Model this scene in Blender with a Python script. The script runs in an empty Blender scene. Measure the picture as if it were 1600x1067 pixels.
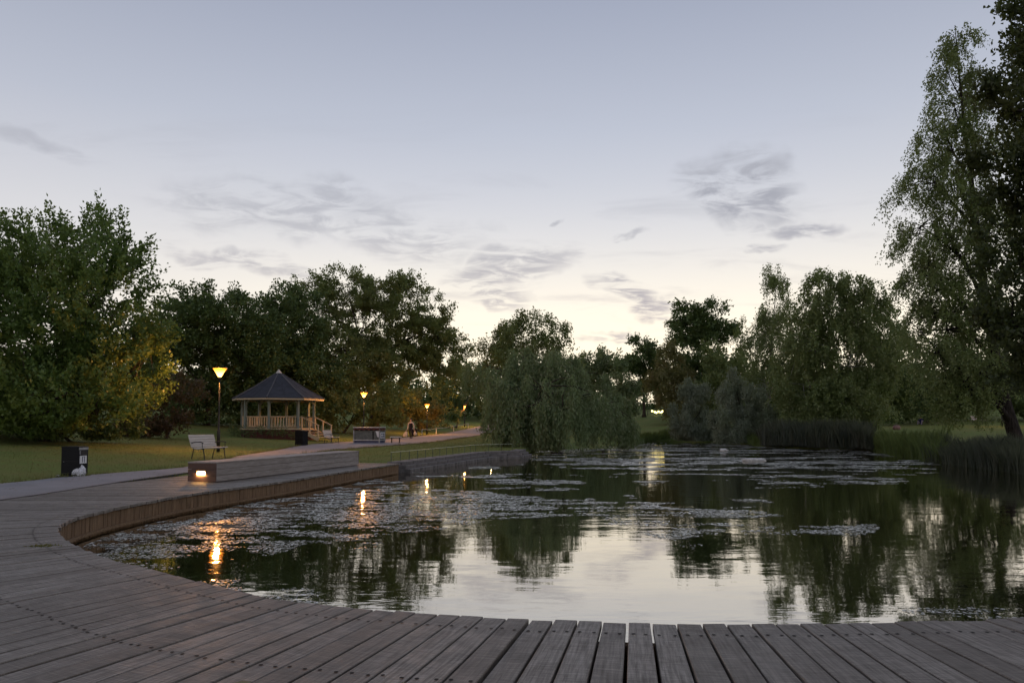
import bpy, bmesh, math, random
import numpy as np
from mathutils import Vector, Matrix
from mathutils.geometry import delaunay_2d_cdt

random.seed(7)
rng = np.random.default_rng(11)
SC = bpy.context.scene
COL = SC.collection
R = math.radians

# ------------------------------------------------------------------ camera
PITCH = 2.8
cam = bpy.data.objects.new('camera', bpy.data.cameras.new('camera'))
COL.objects.link(cam)
cam.location = (0, 0, 1.3)
cam.rotation_euler = (R(90 + PITCH), 0, 0)
cam.data.lens = 26.0
cam.data.sensor_width = 36.0
cam.data.shift_y = 0.0456
cam.data.clip_start = 0.05
cam.data.clip_end = 6000
SC.camera = cam

# ------------------------------------------------------------------ exposure / render
SC.render.engine = 'CYCLES'
SC.view_settings.view_transform = 'Standard'
SC.view_settings.look = 'None'
SC.view_settings.gamma = 1.0
SC.view_settings.exposure = 3.9          # long dusk exposure
SC.cycles.use_denoising = True
SC.cycles.use_adaptive_sampling = True
SC.cycles.adaptive_threshold = 0.02
SC.cycles.max_bounces = 6
SC.cycles.diffuse_bounces = 4
SC.cycles.glossy_bounces = 3
SC.cycles.transmission_bounces = 3
SC.cycles.transparent_max_bounces = 6
SC.cycles.sample_clamp_indirect = 0.6
SC.cycles.caustics_reflective = False
SC.cycles.caustics_refractive = False


# ------------------------------------------------------------------ node helper
class NT:
    def __init__(self, tree):
        self.t = tree

    def n(self, kind, **kw):
        nd = self.t.nodes.new(kind)
        for k, v in kw.items():
            setattr(nd, k, v)
        return nd

    def l(self, a, b):
        self.t.links.new(a, b)

    def val(self, sock, v):
        if hasattr(v, 'is_linked') or isinstance(v, bpy.types.NodeSocket):
            self.l(v, sock)
        else:
            sock.default_value = v

    def math(self, op, a, b=0.0, c=0.0, clamp=False):
        nd = self.n('ShaderNodeMath', operation=op)
        nd.use_clamp = clamp
        self.val(nd.inputs[0], a)
        self.val(nd.inputs[1], b)
        self.val(nd.inputs[2], c)
        return nd.outputs[0]

    def vmath(self, op, a, b=(0, 0, 0)):
        nd = self.n('ShaderNodeVectorMath', operation=op)
        self.val(nd.inputs[0], a)
        self.val(nd.inputs[1], b)
        return nd.outputs['Value'] if op in ('DOT_PRODUCT', 'LENGTH', 'DISTANCE') else nd.outputs[0]

    def mix(self, f, a, b, blend='MIX'):
        nd = self.n('ShaderNodeMix', data_type='RGBA', blend_type=blend)
        self.val(nd.inputs[0], f)
        self.val(nd.inputs[6], a if not (isinstance(a, tuple) and len(a) == 3) else a + (1,))
        self.val(nd.inputs[7], b if not (isinstance(b, tuple) and len(b) == 3) else b + (1,))
        return nd.outputs[2]

    def noise(self, vec, scale, detail=3.0, rough=0.5, dist=0.0):
        nd = self.n('ShaderNodeTexNoise')
        if vec is not None:
            self.l(vec, nd.inputs['Vector'])
        nd.inputs['Scale'].default_value = scale
        nd.inputs['Detail'].default_value = detail
        nd.inputs['Roughness'].default_value = rough
        nd.inputs['Distortion'].default_value = dist
        return nd.outputs[0]

    def ramp(self, f, stops, interp='LINEAR'):
        nd = self.n('ShaderNodeValToRGB')
        cr = nd.color_ramp
        cr.interpolation = interp
        while len(cr.elements) < len(stops):
            cr.elements.new(0.5)
        for e, (p, c) in zip(cr.elements, stops):
            e.position = p
            e.color = c if len(c) == 4 else tuple(c) + (1,)
        self.l(f, nd.inputs[0])
        return nd.outputs[0]

    def smooth(self, f, a, b, lo=0.0, hi=1.0):
        nd = self.n('ShaderNodeMapRange', interpolation_type='SMOOTHSTEP')
        self.val(nd.inputs[0], f)
        nd.inputs[1].default_value = a
        nd.inputs[2].default_value = b
        nd.inputs[3].default_value = lo
        nd.inputs[4].default_value = hi
        return nd.outputs[0]

    def mapping(self, vec, scale=(1, 1, 1), loc=(0, 0, 0), rot=(0, 0, 0)):
        nd = self.n('ShaderNodeMapping')
        self.l(vec, nd.inputs[0])
        nd.inputs[1].default_value = loc
        nd.inputs[2].default_value = rot
        nd.inputs[3].default_value = scale
        return nd.outputs[0]


# ------------------------------------------------------------------ pixel helpers (photo 1600x1067 -> world)
F = 26.0 / 36.0 * 1600
CP, SP = math.cos(R(PITCH)), math.sin(R(PITCH))
Y0 = 533.5 + 0.0456 * 1600


def ray(x, y):
    u, v = (x - 800) / F, (Y0 - y) / F
    return Vector((u, CP - v * SP, SP + v * CP))


def PZ(x, y, z=0.0):
    d = ray(x, y)
    t = (z - 1.3) / d.z
    return Vector((0, 0, 1.3)) + d * t


def PD(x, y, depth):
    d = ray(x, y)
    return Vector((0, 0, 1.3)) + d * (depth / d.y)


# ------------------------------------------------------------------ world: dusk sky, sun just under the horizon
SUN_AZ = 7.5
w = bpy.data.worlds.new('World')
SC.world = w
w.use_nodes = True
N = NT(w.node_tree)
bg = w.node_tree.nodes['Background']
sky = N.n('ShaderNodeTexSky', sky_type='NISHITA', sun_disc=False)
sky.sun_elevation = R(-2.0)
sky.sun_rotation = R(SUN_AZ)
sky.air_density = 1.0
sky.dust_density = 1.0
sky.ozone_density = 1.0
dirv = N.n('ShaderNodeTexCoord').outputs['Generated']
dirv = N.vmath('NORMALIZE', dirv)
sep = N.n('ShaderNodeSeparateXYZ')
N.l(dirv, sep.inputs[0])
dx, dy, dz = sep.outputs
elev = N.math('MAXIMUM', dz, 0.0)
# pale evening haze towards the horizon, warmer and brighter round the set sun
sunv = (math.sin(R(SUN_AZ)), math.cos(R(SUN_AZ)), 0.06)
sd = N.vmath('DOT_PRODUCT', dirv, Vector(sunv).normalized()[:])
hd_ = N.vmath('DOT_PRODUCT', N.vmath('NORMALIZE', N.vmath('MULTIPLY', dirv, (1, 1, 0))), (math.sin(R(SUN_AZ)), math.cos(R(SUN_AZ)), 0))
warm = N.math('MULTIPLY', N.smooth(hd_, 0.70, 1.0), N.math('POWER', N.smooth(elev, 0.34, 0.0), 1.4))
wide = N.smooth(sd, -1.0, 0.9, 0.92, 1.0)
# a thin veil of high cloud, brightened behind the camera to light the foliage: lilac-grey overhead, paler and warmer low down
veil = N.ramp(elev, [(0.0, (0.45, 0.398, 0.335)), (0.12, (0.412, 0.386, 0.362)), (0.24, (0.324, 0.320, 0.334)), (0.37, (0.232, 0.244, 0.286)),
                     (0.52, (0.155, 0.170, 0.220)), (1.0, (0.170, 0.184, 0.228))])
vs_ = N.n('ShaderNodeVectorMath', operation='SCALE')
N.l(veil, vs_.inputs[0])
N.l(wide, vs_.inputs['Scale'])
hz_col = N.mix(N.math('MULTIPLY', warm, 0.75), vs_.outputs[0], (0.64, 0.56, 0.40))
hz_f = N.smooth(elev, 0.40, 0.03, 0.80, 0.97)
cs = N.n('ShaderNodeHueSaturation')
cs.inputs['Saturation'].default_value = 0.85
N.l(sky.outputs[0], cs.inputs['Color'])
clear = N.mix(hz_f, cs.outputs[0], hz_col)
# thin streaky cloud: noise on a plane above
inv = N.math('DIVIDE', 1.0, N.math('ADD', elev, 0.10))
cv = N.n('ShaderNodeCombineXYZ')
N.l(N.math('MULTIPLY', dx, inv), cv.inputs[0])
N.l(N.math('MULTIPLY', dy, inv), cv.inputs[1])
streak = N.noise(N.mapping(cv.outputs[0], (0.85, 1.7, 1), (3.1, 0.4, 0), (0, 0, R(-14))), 1.5, 5, 0.62, 0.6)
streak = N.smooth(streak, 0.50, 0.80, 0, 0.40)
band = N.math('MULTIPLY', N.smooth(elev, 0.04, 0.14), N.smooth(elev, 0.45, 0.22))
cl = N.math('MULTIPLY', streak, band)
fine = N.noise(N.mapping(cv.outputs[0], (2.0, 2.8, 1), (0, 0, 0), (0, 0, R(-18))), 2.6, 5, 0.60, 0.7)
wn = N.n('ShaderNodeTexNoise')
N.l(dirv, wn.inputs['Vector'])
wn.inputs['Scale'].default_value = 7.0
wn.inputs['Detail'].default_value = 4.0
wn.inputs['Roughness'].default_value = 0.6
warp = N.vmath('ADD', dirv, N.vmath('MULTIPLY', N.vmath('SUBTRACT', wn.outputs['Color'], (0.5, 0.5, 0.5)), (0.17, 0.17, 0.10)))
# individual clouds: soft ellipses round a direction, torn up by noise
for (cx, cy, rx, ry, tilt, amt) in ((1165, 292, 90, 46, 14, 1.0), (1175, 326, 50, 16, 5, .55), (1258, 353, 50, 16, 4, .85),
                                    (1202, 383, 28, 9, 3, .8), (1000, 372, 34, 7, 2, .6), (985, 458, 62, 20, 16, .85), (1010, 486, 46, 18, -6, .95),
                                    (790, 425, 110, 30, -8, .75), (760, 462, 90, 26, 10, .75), (955, 521, 60, 8, 4, .7), (470, 335, 190, 45, 4, .6),
                                    (590, 360, 170, 38, 4, .55), (380, 412, 110, 16, 7, .6), (40, 203, 90, 18, 10, .5), (855, 345, 16, 5, -12, .7)):
    c = ray(cx, cy).normalized()
    right = Vector((c.y, -c.x, 0)).normalized()
    up = right.cross(c).normalized()
    ct, st = math.cos(R(tilt)), math.sin(R(tilt))
    a1 = (right * ct - up * st) * (F / rx)
    a2 = (right * st + up * ct) * (F / ry)
    off = N.vmath('SUBTRACT', warp, c[:])
    p = N.vmath('DOT_PRODUCT', off, a1[:])
    q = N.vmath('DOT_PRODUCT', off, a2[:])
    r2 = N.math('ADD', N.math('MULTIPLY', p, p), N.math('MULTIPLY', q, q))
    front = N.smooth(N.vmath('DOT_PRODUCT', dirv, c[:]), 0.5, 0.6)
    m = N.math('MULTIPLY', N.smooth(r2, 1.5, 0.0), front)
    m = N.math('MULTIPLY', m, N.smooth(fine, 0.36, 0.62, 0.06, 1.0))
    cl = N.math('MAXIMUM', cl, N.math('MULTIPLY', m, amt * 1.0))
cl_col = N.mix(N.smooth(elev, 0.02, 0.30), (0.235, 0.20, 0.205), (0.175, 0.18, 0.205))
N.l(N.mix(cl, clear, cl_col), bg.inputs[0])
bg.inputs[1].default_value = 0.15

# ------------------------------------------------------------------ materials
MATS = {}


def mat(name, col=(0.5, 0.5, 0.5), rough=0.7, spec=0.3, metal=0.0, emit=None, es=0.0, var=0.12, scale=6.0, bump=0.0, bscale=None, stretch=(1, 1, 1), dirt=0.0):
    """principled with object-space noise in colour, optional bump"""
    m = bpy.data.materials.new(name)
    m.use_nodes = True
    n = NT(m.node_tree)
    b = m.node_tree.nodes['Principled BSDF']
    b.inputs['Roughness'].default_value = rough
    b.inputs['Specular IOR Level'].default_value = spec
    b.inputs['Metallic'].default_value = metal
    tc = n.n('ShaderNodeTexCoord').outputs['Object']
    v = n.mapping(tc, stretch)
    f = n.noise(v, scale, 4, 0.6)
    lo = tuple(max(0, c * (1 - var * 2)) for c in col)
    hi = tuple(min(1, c * (1 + var * 2)) for c in col)
    c = n.mix(n.smooth(f, 0.25, 0.75), lo, hi)
    if dirt:
        g = n.noise(tc, 1.7, 5, 0.7)
        c = n.mix(n.smooth(g, 0.5, 0.75, 0, dirt), c, (0.05, 0.045, 0.035))
    n.l(c, b.inputs['Base Color'])
    if emit:
        b.inputs['Emission Color'].default_value = emit + (1,)
        b.inputs['Emission Strength'].default_value = es
    if bump:
        bp = n.n('ShaderNodeBump')
        bp.inputs['Strength'].default_value = bump
        bp.inputs['Distance'].default_value = 0.02
        n.l(n.noise(v, bscale or scale * 3, 4, 0.6), bp.inputs['Height'])
        n.l(bp.outputs[0], b.inputs['Normal'])
    MATS[name] = m
    return m


def wood(name, c1, c2, c3, rough=0.65, grain=(3, 55, 55), ribs=0.0, bump=0.35, spec=0.3, wear=0.5):
    """planks: grain along local X, each plank its own tone"""
    m = bpy.data.materials.new(name)
    m.use_nodes = True
    n = NT(m.node_tree)
    b = m.node_tree.nodes['Principled BSDF']
    oi = n.n('ShaderNodeObjectInfo').outputs['Random']
    tc = n.n('ShaderNodeTexCoord').outputs['Object']
    off = n.n('ShaderNodeCombineXYZ')
    n.l(n.math('MULTIPLY', oi, 37.0), off.inputs[0])
    n.l(n.math('MULTIPLY', oi, 91.0), off.inputs[1])
    v = n.vmath('ADD', tc, off.outputs[0])
    g = n.noise(n.mapping(v, grain), 1.0, 5, 0.65, 0.4)
    base = n.mix(oi, c1, c2)
    c = n.mix(n.smooth(g, 0.30, 0.72), base, c3)
    st = n.noise(v, 2.2, 5, 0.65)
    c = n.mix(n.smooth(st, 0.52, 0.78, 0, wear), c, tuple(x * 0.45 for x in c1))
    n.l(c, b.inputs['Base Color'])
    n.l(n.smooth(n.noise(v, 5.0, 4, 0.6), 0.3, 0.8, rough - 0.12, rough + 0.15), b.inputs['Roughness'])
    b.inputs['Specular IOR Level'].default_value = spec
    h = n.math('MULTIPLY', g, 0.6)
    if ribs:
        rb = n.noise(n.mapping(v, (75, 5, 5)), 1.0, 3, 0.6, 0.3)
        h = n.math('ADD', h, n.math('MULTIPLY', rb, ribs))
        c = n.mix(n.smooth(rb, 0.42, 0.66, 0, 0.45), c, tuple(x * 0.55 for x in c1))  # relief shading of the cross ribs put into the colour too
        c = n.mix(n.smooth(rb, 0.45, 0.30, 0, 0.25), c, tuple(min(1, x * 1.25) for x in c2))
        n.l(c, b.inputs['Base Color'])
    bp = n.n('ShaderNodeBump')
    bp.inputs['Strength'].default_value = bump
    bp.inputs['Distance'].default_value = 0.006
    n.l(h, bp.inputs['Height'])
    n.l(bp.outputs[0], b.inputs['Normal'])
    MATS[name] = m
    return m


def leafmat(name, c1, c2, c3, trans=0.35, gloss=0.05):
    m = bpy.data.materials.new(name)
    m.use_nodes = True
    n = NT(m.node_tree)
    m.node_tree.nodes.remove(m.node_tree.nodes['Principled BSDF'])
    out = m.node_tree.nodes['Material Output']
    r = n.n('ShaderNodeNewGeometry').outputs['Random Per Island']
    tc = n.n('ShaderNodeTexCoord').outputs['Object']
    big = n.noise(tc, 0.45, 2, 0.5)
    c = n.mix(r, c1, c2)
    c = n.mix(n.smooth(big, 0.45, 0.70, 0, 0.8), c, c3)
    d = n.n('ShaderNodeBsdfDiffuse')
    t = n.n('ShaderNodeBsdfTranslucent')
    g = n.n('ShaderNodeBsdfGlossy')
    g.inputs['Roughness'].default_value = 0.45
    g.inputs['Color'].default_value = (0.5, 0.5, 0.5, 1)
    n.l(c, d.inputs['Color'])
    n.l(n.mix(0.5, c, (0.16, 0.17, 0.04)), t.inputs['Color'])
    mx = n.n('ShaderNodeMixShader')
    mx.inputs[0].default_value = trans
    n.l(d.outputs[0], mx.inputs[1])
    n.l(t.outputs[0], mx.inputs[2])
    m2 = n.n('ShaderNodeMixShader')
    m2.inputs[0].default_value = gloss
    n.l(mx.outputs[0], m2.inputs[1])
    n.l(g.outputs[0], m2.inputs[2])
    n.l(m2.outputs[0], out.inputs['Surface'])
    MATS[name] = m
    return m


wood('deck_wood', (0.165, 0.139, 0.116), (0.320, 0.284, 0.250), (0.095, 0.078, 0.064), rough=0.58, ribs=1.1, bump=1.0, spec=0.4, wear=0.75)
wood('fascia_wood', (0.210, 0.130, 0.072), (0.270, 0.175, 0.100), (0.110, 0.068, 0.040), rough=0.8, grain=(3, 40, 40), bump=0.4, wear=0.85)
wood('block_wood', (0.30, 0.27, 0.25), (0.40, 0.365, 0.345), (0.20, 0.172, 0.158), rough=0.7, bump=0.4, wear=0.3)
wood('block_end_wood', (0.120, 0.072, 0.056), (0.15, 0.09, 0.07), (0.085, 0.05, 0.04), rough=0.7, bump=0.4, wear=0.3)
wood('cream_wood', (0.50, 0.40, 0.27), (0.58, 0.47, 0.32), (0.42, 0.33, 0.22), rough=0.6, bump=0.15, wear=0.25)
wood('white_slat', (0.54, 0.48, 0.44), (0.62, 0.56, 0.52), (0.44, 0.39, 0.35), rough=0.5, bump=0.12, wear=0.2)
wood('teal_post', (0.20, 0.235, 0.215), (0.23, 0.27, 0.245), (0.16, 0.19, 0.175), rough=0.6, bump=0.12, wear=0.3)
wood('red_skirt', (0.10, 0.03, 0.025), (0.13, 0.04, 0.03), (0.07, 0.022, 0.018), rough=0.7, bump=0.15, wear=0.3)
mat('roof_felt', (0.020, 0.021, 0.030), 0.6, 0.3, scale=3, var=0.2, bump=0.3, bscale=60)
mat('ridge_metal', (0.075, 0.07, 0.075), 0.55, 0.4)
mat('zinc_cap', (0.5, 0.46, 0.42), 0.5, 0.4)
mat('black_paint', (0.007, 0.007, 0.009), 0.55, 0.2)
mat('dark_iron', (0.022, 0.020, 0.020), 0.5, 0.4)
mat('lamp_pole', (0.018, 0.018, 0.017), 0.5, 0.4)
mat('rail_paint', (0.07, 0.085, 0.05), 0.5, 0.5)
mat('rail_top', (0.50, 0.53, 0.38), 0.4, 0.5)
mat('galv', (0.36, 0.36, 0.37), 0.42, 0.5, metal=0.3)
mat('kiosk_grey', (0.13, 0.14, 0.13), 0.5, 0.4, dirt=0.3)
mat('kiosk_red', (0.11, 0.03, 0.026), 0.6, 0.3)
mat('kiosk_blue', (0.10, 0.11, 0.18), 0.6, 0.3)
mat('white_paint', (0.62, 0.60, 0.58), 0.5, 0.4, dirt=0.15)
mat('paper', (0.72, 0.71, 0.72), 0.7, 0.2, var=0.04)
mat('print_ink', (0.16, 0.17, 0.20), 0.7, 0.2)
mat('plastic_bag', (0.62, 0.62, 0.66), 0.35, 0.5, var=0.2, scale=14, bump=0.4, bscale=40)
mat('bark', (0.060, 0.048, 0.038), 0.9, 0.1, var=0.35, scale=5, stretch=(3, 3, .6), bump=0.8, bscale=9)
mat('birch_bark', (0.30, 0.28, 0.26), 0.8, 0.2, var=0.5, scale=2.2, stretch=(1, 1, 2.5), bump=0.5, bscale=8)
mat('dark_bark', (0.035, 0.028, 0.026), 0.9, 0.1, var=0.4, scale=5, stretch=(3, 3, .6), bump=0.8, bscale=9)
mat('pink_bag', (0.24, 0.13, 0.12), 0.6, 0.3)
mat('shirt_pale', (0.48, 0.40, 0.38), 0.8, 0.2)
mat('skin', (0.42, 0.26, 0.19), 0.6, 0.3, var=0.03)
mat('cloth_dark', (0.016, 0.012, 0.020), 0.85, 0.2)
mat('cloth_blue', (0.03, 0.035, 0.16), 0.85, 0.2)
mat('cloth_lilac', (0.30, 0.27, 0.36), 0.85, 0.2)
mat('tote', (0.52, 0.46, 0.38), 0.8, 0.2)
mat('hair', (0.03, 0.02, 0.014), 0.6, 0.3)
mat('screw', (0.010, 0.009, 0.009), 0.7, 0.2)
mat('moss', (0.05, 0.06, 0.02), 0.9, 0.1)
leafmat('leaf_cherry', (0.092, 0.163, 0.042), (0.173, 0.270, 0.065), (0.218, 0.266, 0.053), 0.44)
leafmat('leaf_dark', (0.067, 0.113, 0.039), (0.119, 0.181, 0.054), (0.092, 0.145, 0.044), 0.35)
leafmat('leaf_oak', (0.135, 0.194, 0.059), (0.247, 0.290, 0.088), (0.218, 0.222, 0.077), 0.46)
leafmat('leaf_willow', (0.168, 0.258, 0.096), (0.260, 0.290, 0.155), (0.204, 0.290, 0.130), 0.44)
leafmat('leaf_silver', (0.220, 0.265, 0.175), (0.275, 0.310, 0.225), (0.220, 0.270, 0.170), 0.40)
leafmat('leaf_birch', (0.162, 0.229, 0.077), (0.260, 0.290, 0.113), (0.192, 0.258, 0.077), 0.46)
leafmat('leaf_brown', (0.157, 0.158, 0.055), (0.220, 0.213, 0.075), (0.209, 0.158, 0.060), 0.42)
leafmat('leaf_redbush', (0.064, 0.048, 0.026), (0.104, 0.067, 0.034), (0.078, 0.041, 0.030), 0.35)
leafmat('leaf_near', (0.034, 0.050, 0.019), (0.068, 0.096, 0.028), (0.074, 0.080, 0.024), 0.38)
leafmat('reed', (0.050, 0.068, 0.050), (0.105, 0.117, 0.084), (0.068, 0.084, 0.072), 0.35)
leafmat('bank_grass', (0.088, 0.142, 0.036), (0.150, 0.212, 0.052), (0.096, 0.142, 0.036), 0.45)
leafmat('litter', (0.16, 0.12, 0.06), (0.26, 0.22, 0.13), (0.14, 0.09, 0.04), 0.2, 0.02)
leafmat('lawn_blade', (0.101, 0.121, 0.040), (0.181, 0.190, 0.065), (0.186, 0.150, 0.069), 0.35, 0.02)

# water
m = bpy.data.materials.new('pond_water')
m.use_nodes = True
n = NT(m.node_tree)
m.node_tree.nodes.remove(m.node_tree.nodes['Principled BSDF'])
out = m.node_tree.nodes['Material Output']
tc = n.n('ShaderNodeTexCoord').outputs['Object']
w1 = n.noise(n.mapping(tc, (0.55, 1.5, 1), (0, 0, 0), (0, 0, R(8))), 2.6, 3, 0.55, 0.3)
w2 = n.noise(n.mapping(tc, (0.7, 1.6, 1), (5, 2, 0), (0, 0, R(-6))), 0.55, 2, 0.5, 0.2)
calm = n.smooth(n.noise(n.mapping(tc, (0.16, 0.22, 1), (2.0, 7.3, 0)), 1.0, 3, 0.5), 0.35, 0.68, 0.35, 1.5)
hh = n.math('ADD', n.math('MULTIPLY', n.math('MULTIPLY', w1, calm), 0.45), n.math('MULTIPLY', w2, 0.8))
bp = n.n('ShaderNodeBump')
bp.inputs['Strength'].default_value = 0.25
bp.inputs['Distance'].default_value = 0.03
n.l(hh, bp.inputs['Height'])
gl = n.n('ShaderNodeBsdfGlossy')
gl.inputs['Roughness'].default_value = 0.025
gl.inputs['Color'].default_value = (0.95, 0.92, 0.87, 1)
n.l(bp.outputs[0], gl.inputs['Normal'])
df = n.n('ShaderNodeBsdfDiffuse')
df.inputs['Color'].default_value = (0.010, 0.012, 0.006, 1)
fr = n.n('ShaderNodeFresnel')
fr.inputs['IOR'].default_value = 2.0
n.l(bp.outputs[0], fr.inputs['Normal'])
mx = n.n('ShaderNodeMixShader')
n.l(n.math('ADD', n.math('MULTIPLY', fr.outputs[0], 0.50), 0.50, clamp=True), mx.inputs[0])
n.l(df.outputs[0], mx.inputs[1])
n.l(gl.outputs[0], mx.inputs[2])
n.l(mx.outputs[0], out.inputs['Surface'])
MATS['pond_water'] = m

# floating pondweed
m = bpy.data.materials.new('pondweed')
m.use_nodes = True
n = NT(m.node_tree)
b = m.node_tree.nodes['Principled BSDF']
r = n.n('ShaderNodeNewGeometry').outputs['Random Per Island']
n.l(n.ramp(r, [(0, (0.07, 0.078, 0.036)), (0.35, (0.34, 0.34, 0.29)), (1, (0.75, 0.74, 0.70))]), b.inputs['Base Color'])  # sky reflection put into the base colour as pale tones
b.inputs['Roughness'].default_value = 0.30
b.inputs['Specular IOR Level'].default_value = 0.9
MATS['pondweed'] = m

# lawn
m = bpy.data.materials.new('lawn_ground')
m.use_nodes = True
n = NT(m.node_tree)
b = m.node_tree.nodes['Principled BSDF']
b.inputs['Roughness'].default_value = 0.95
b.inputs['Specular IOR Level'].default_value = 0.1
tc = n.n('ShaderNodeTexCoord').outputs['Object']
a = n.noise(tc, 0.35, 5, 0.65)
c_ = n.noise(tc, 3.0, 5, 0.7)
e_ = n.noise(tc, 28.0, 3, 0.7)
c = n.mix(n.smooth(a, 0.35, 0.65), (0.140, 0.200, 0.052), (0.178, 0.192, 0.060))
c = n.mix(n.smooth(c_, 0.45, 0.75, 0, 0.6), c, (0.180, 0.132, 0.064))
c = n.mix(n.smooth(e_, 0.40, 0.70, 0, 0.55), c, (0.060, 0.070, 0.022))
n.l(c, b.inputs['Base Color'])
bp = n.n('ShaderNodeBump')
bp.inputs['Strength'].default_value = 0.8
bp.inputs['Distance'].default_value = 0.05
n.l(e_, bp.inputs['Height'])
n.l(bp.outputs[0], b.inputs['Normal'])
MATS['lawn_ground'] = m

# asphalt
m = bpy.data.materials.new('asphalt')
m.use_nodes = True
n = NT(m.node_tree)
b = m.node_tree.nodes['Principled BSDF']
b.inputs['Roughness'].default_value = 0.85
b.inputs['Specular IOR Level'].default_value = 0.25
tc = n.n('ShaderNodeTexCoord').outputs['Object']
a = n.noise(tc, 0.8, 5, 0.65)
g = n.noise(tc, 60.0, 2, 0.6)
c = n.mix(n.smooth(a, 0.3, 0.7), (0.20, 0.19, 0.20), (0.27, 0.255, 0.265))
c = n.mix(n.smooth(g, 0.45, 0.75, 0, 0.5), c, (0.28, 0.27, 0.27))
n.l(c, b.inputs['Base Color'])
bp = n.n('ShaderNodeBump')
bp.inputs['Strength'].default_value = 0.4
bp.inputs['Distance'].default_value = 0.01
n.l(g, bp.inputs['Height'])
n.l(bp.outputs[0], b.inputs['Normal'])
MATS['asphalt'] = m

# quay stone
mat('quay_stone', (0.165, 0.150, 0.145), 0.8, 0.25, var=0.25, scale=3.0, bump=0.5, bscale=12, dirt=0.5)

# lamp glass (frosted: glows, lets the bulb's light through)
m = bpy.data.materials.new('lamp_glass')
m.use_nodes = True
n = NT(m.node_tree)
m.node_tree.nodes.remove(m.node_tree.nodes['Principled BSDF'])
out = m.node_tree.nodes['Material Output']
em = n.n('ShaderNodeEmission')
sx_ = n.n('ShaderNodeSeparateXYZ')
n.l(n.n('ShaderNodeTexCoord').outputs['Generated'], sx_.inputs[0])
n.l(n.mix(n.smooth(sx_.outputs[2], 0.25, 1.0), (1.0, 0.48, 0.10), (1.0, 0.26, 0.02)), em.inputs['Color'])
n.l(n.smooth(sx_.outputs[2], 0.1, 1.0, 0.95, 0.30), em.inputs['Strength'])
tr = n.n('ShaderNodeBsdfTransparent')
tr.inputs['Color'].default_value = (1, 0.85, 0.65, 1)
mx = n.n('ShaderNodeMixShader')
mx.inputs[0].default_value = 0.45
n.l(em.outputs[0], mx.inputs[1])
n.l(tr.outputs[0], mx.inputs[2])
n.l(mx.outputs[0], out.inputs['Surface'])
MATS['lamp_glass'] = m
mat('bulb_white', (0.9, 0.85, 0.7), emit=(1.0, 0.82, 0.5), es=1.2)
mat('bulb_yellow', (0.9, 0.8, 0.4), emit=(1.0, 0.80, 0.28), es=0.35)
mat('bulb_warm', (0.9, 0.7, 0.4), emit=(1.0, 0.60, 0.22), es=4.0)
mat('recess_light', (0.9, 0.8, 0.5), emit=(1.0, 0.55, 0.16), es=0.12, var=0.05)


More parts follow.
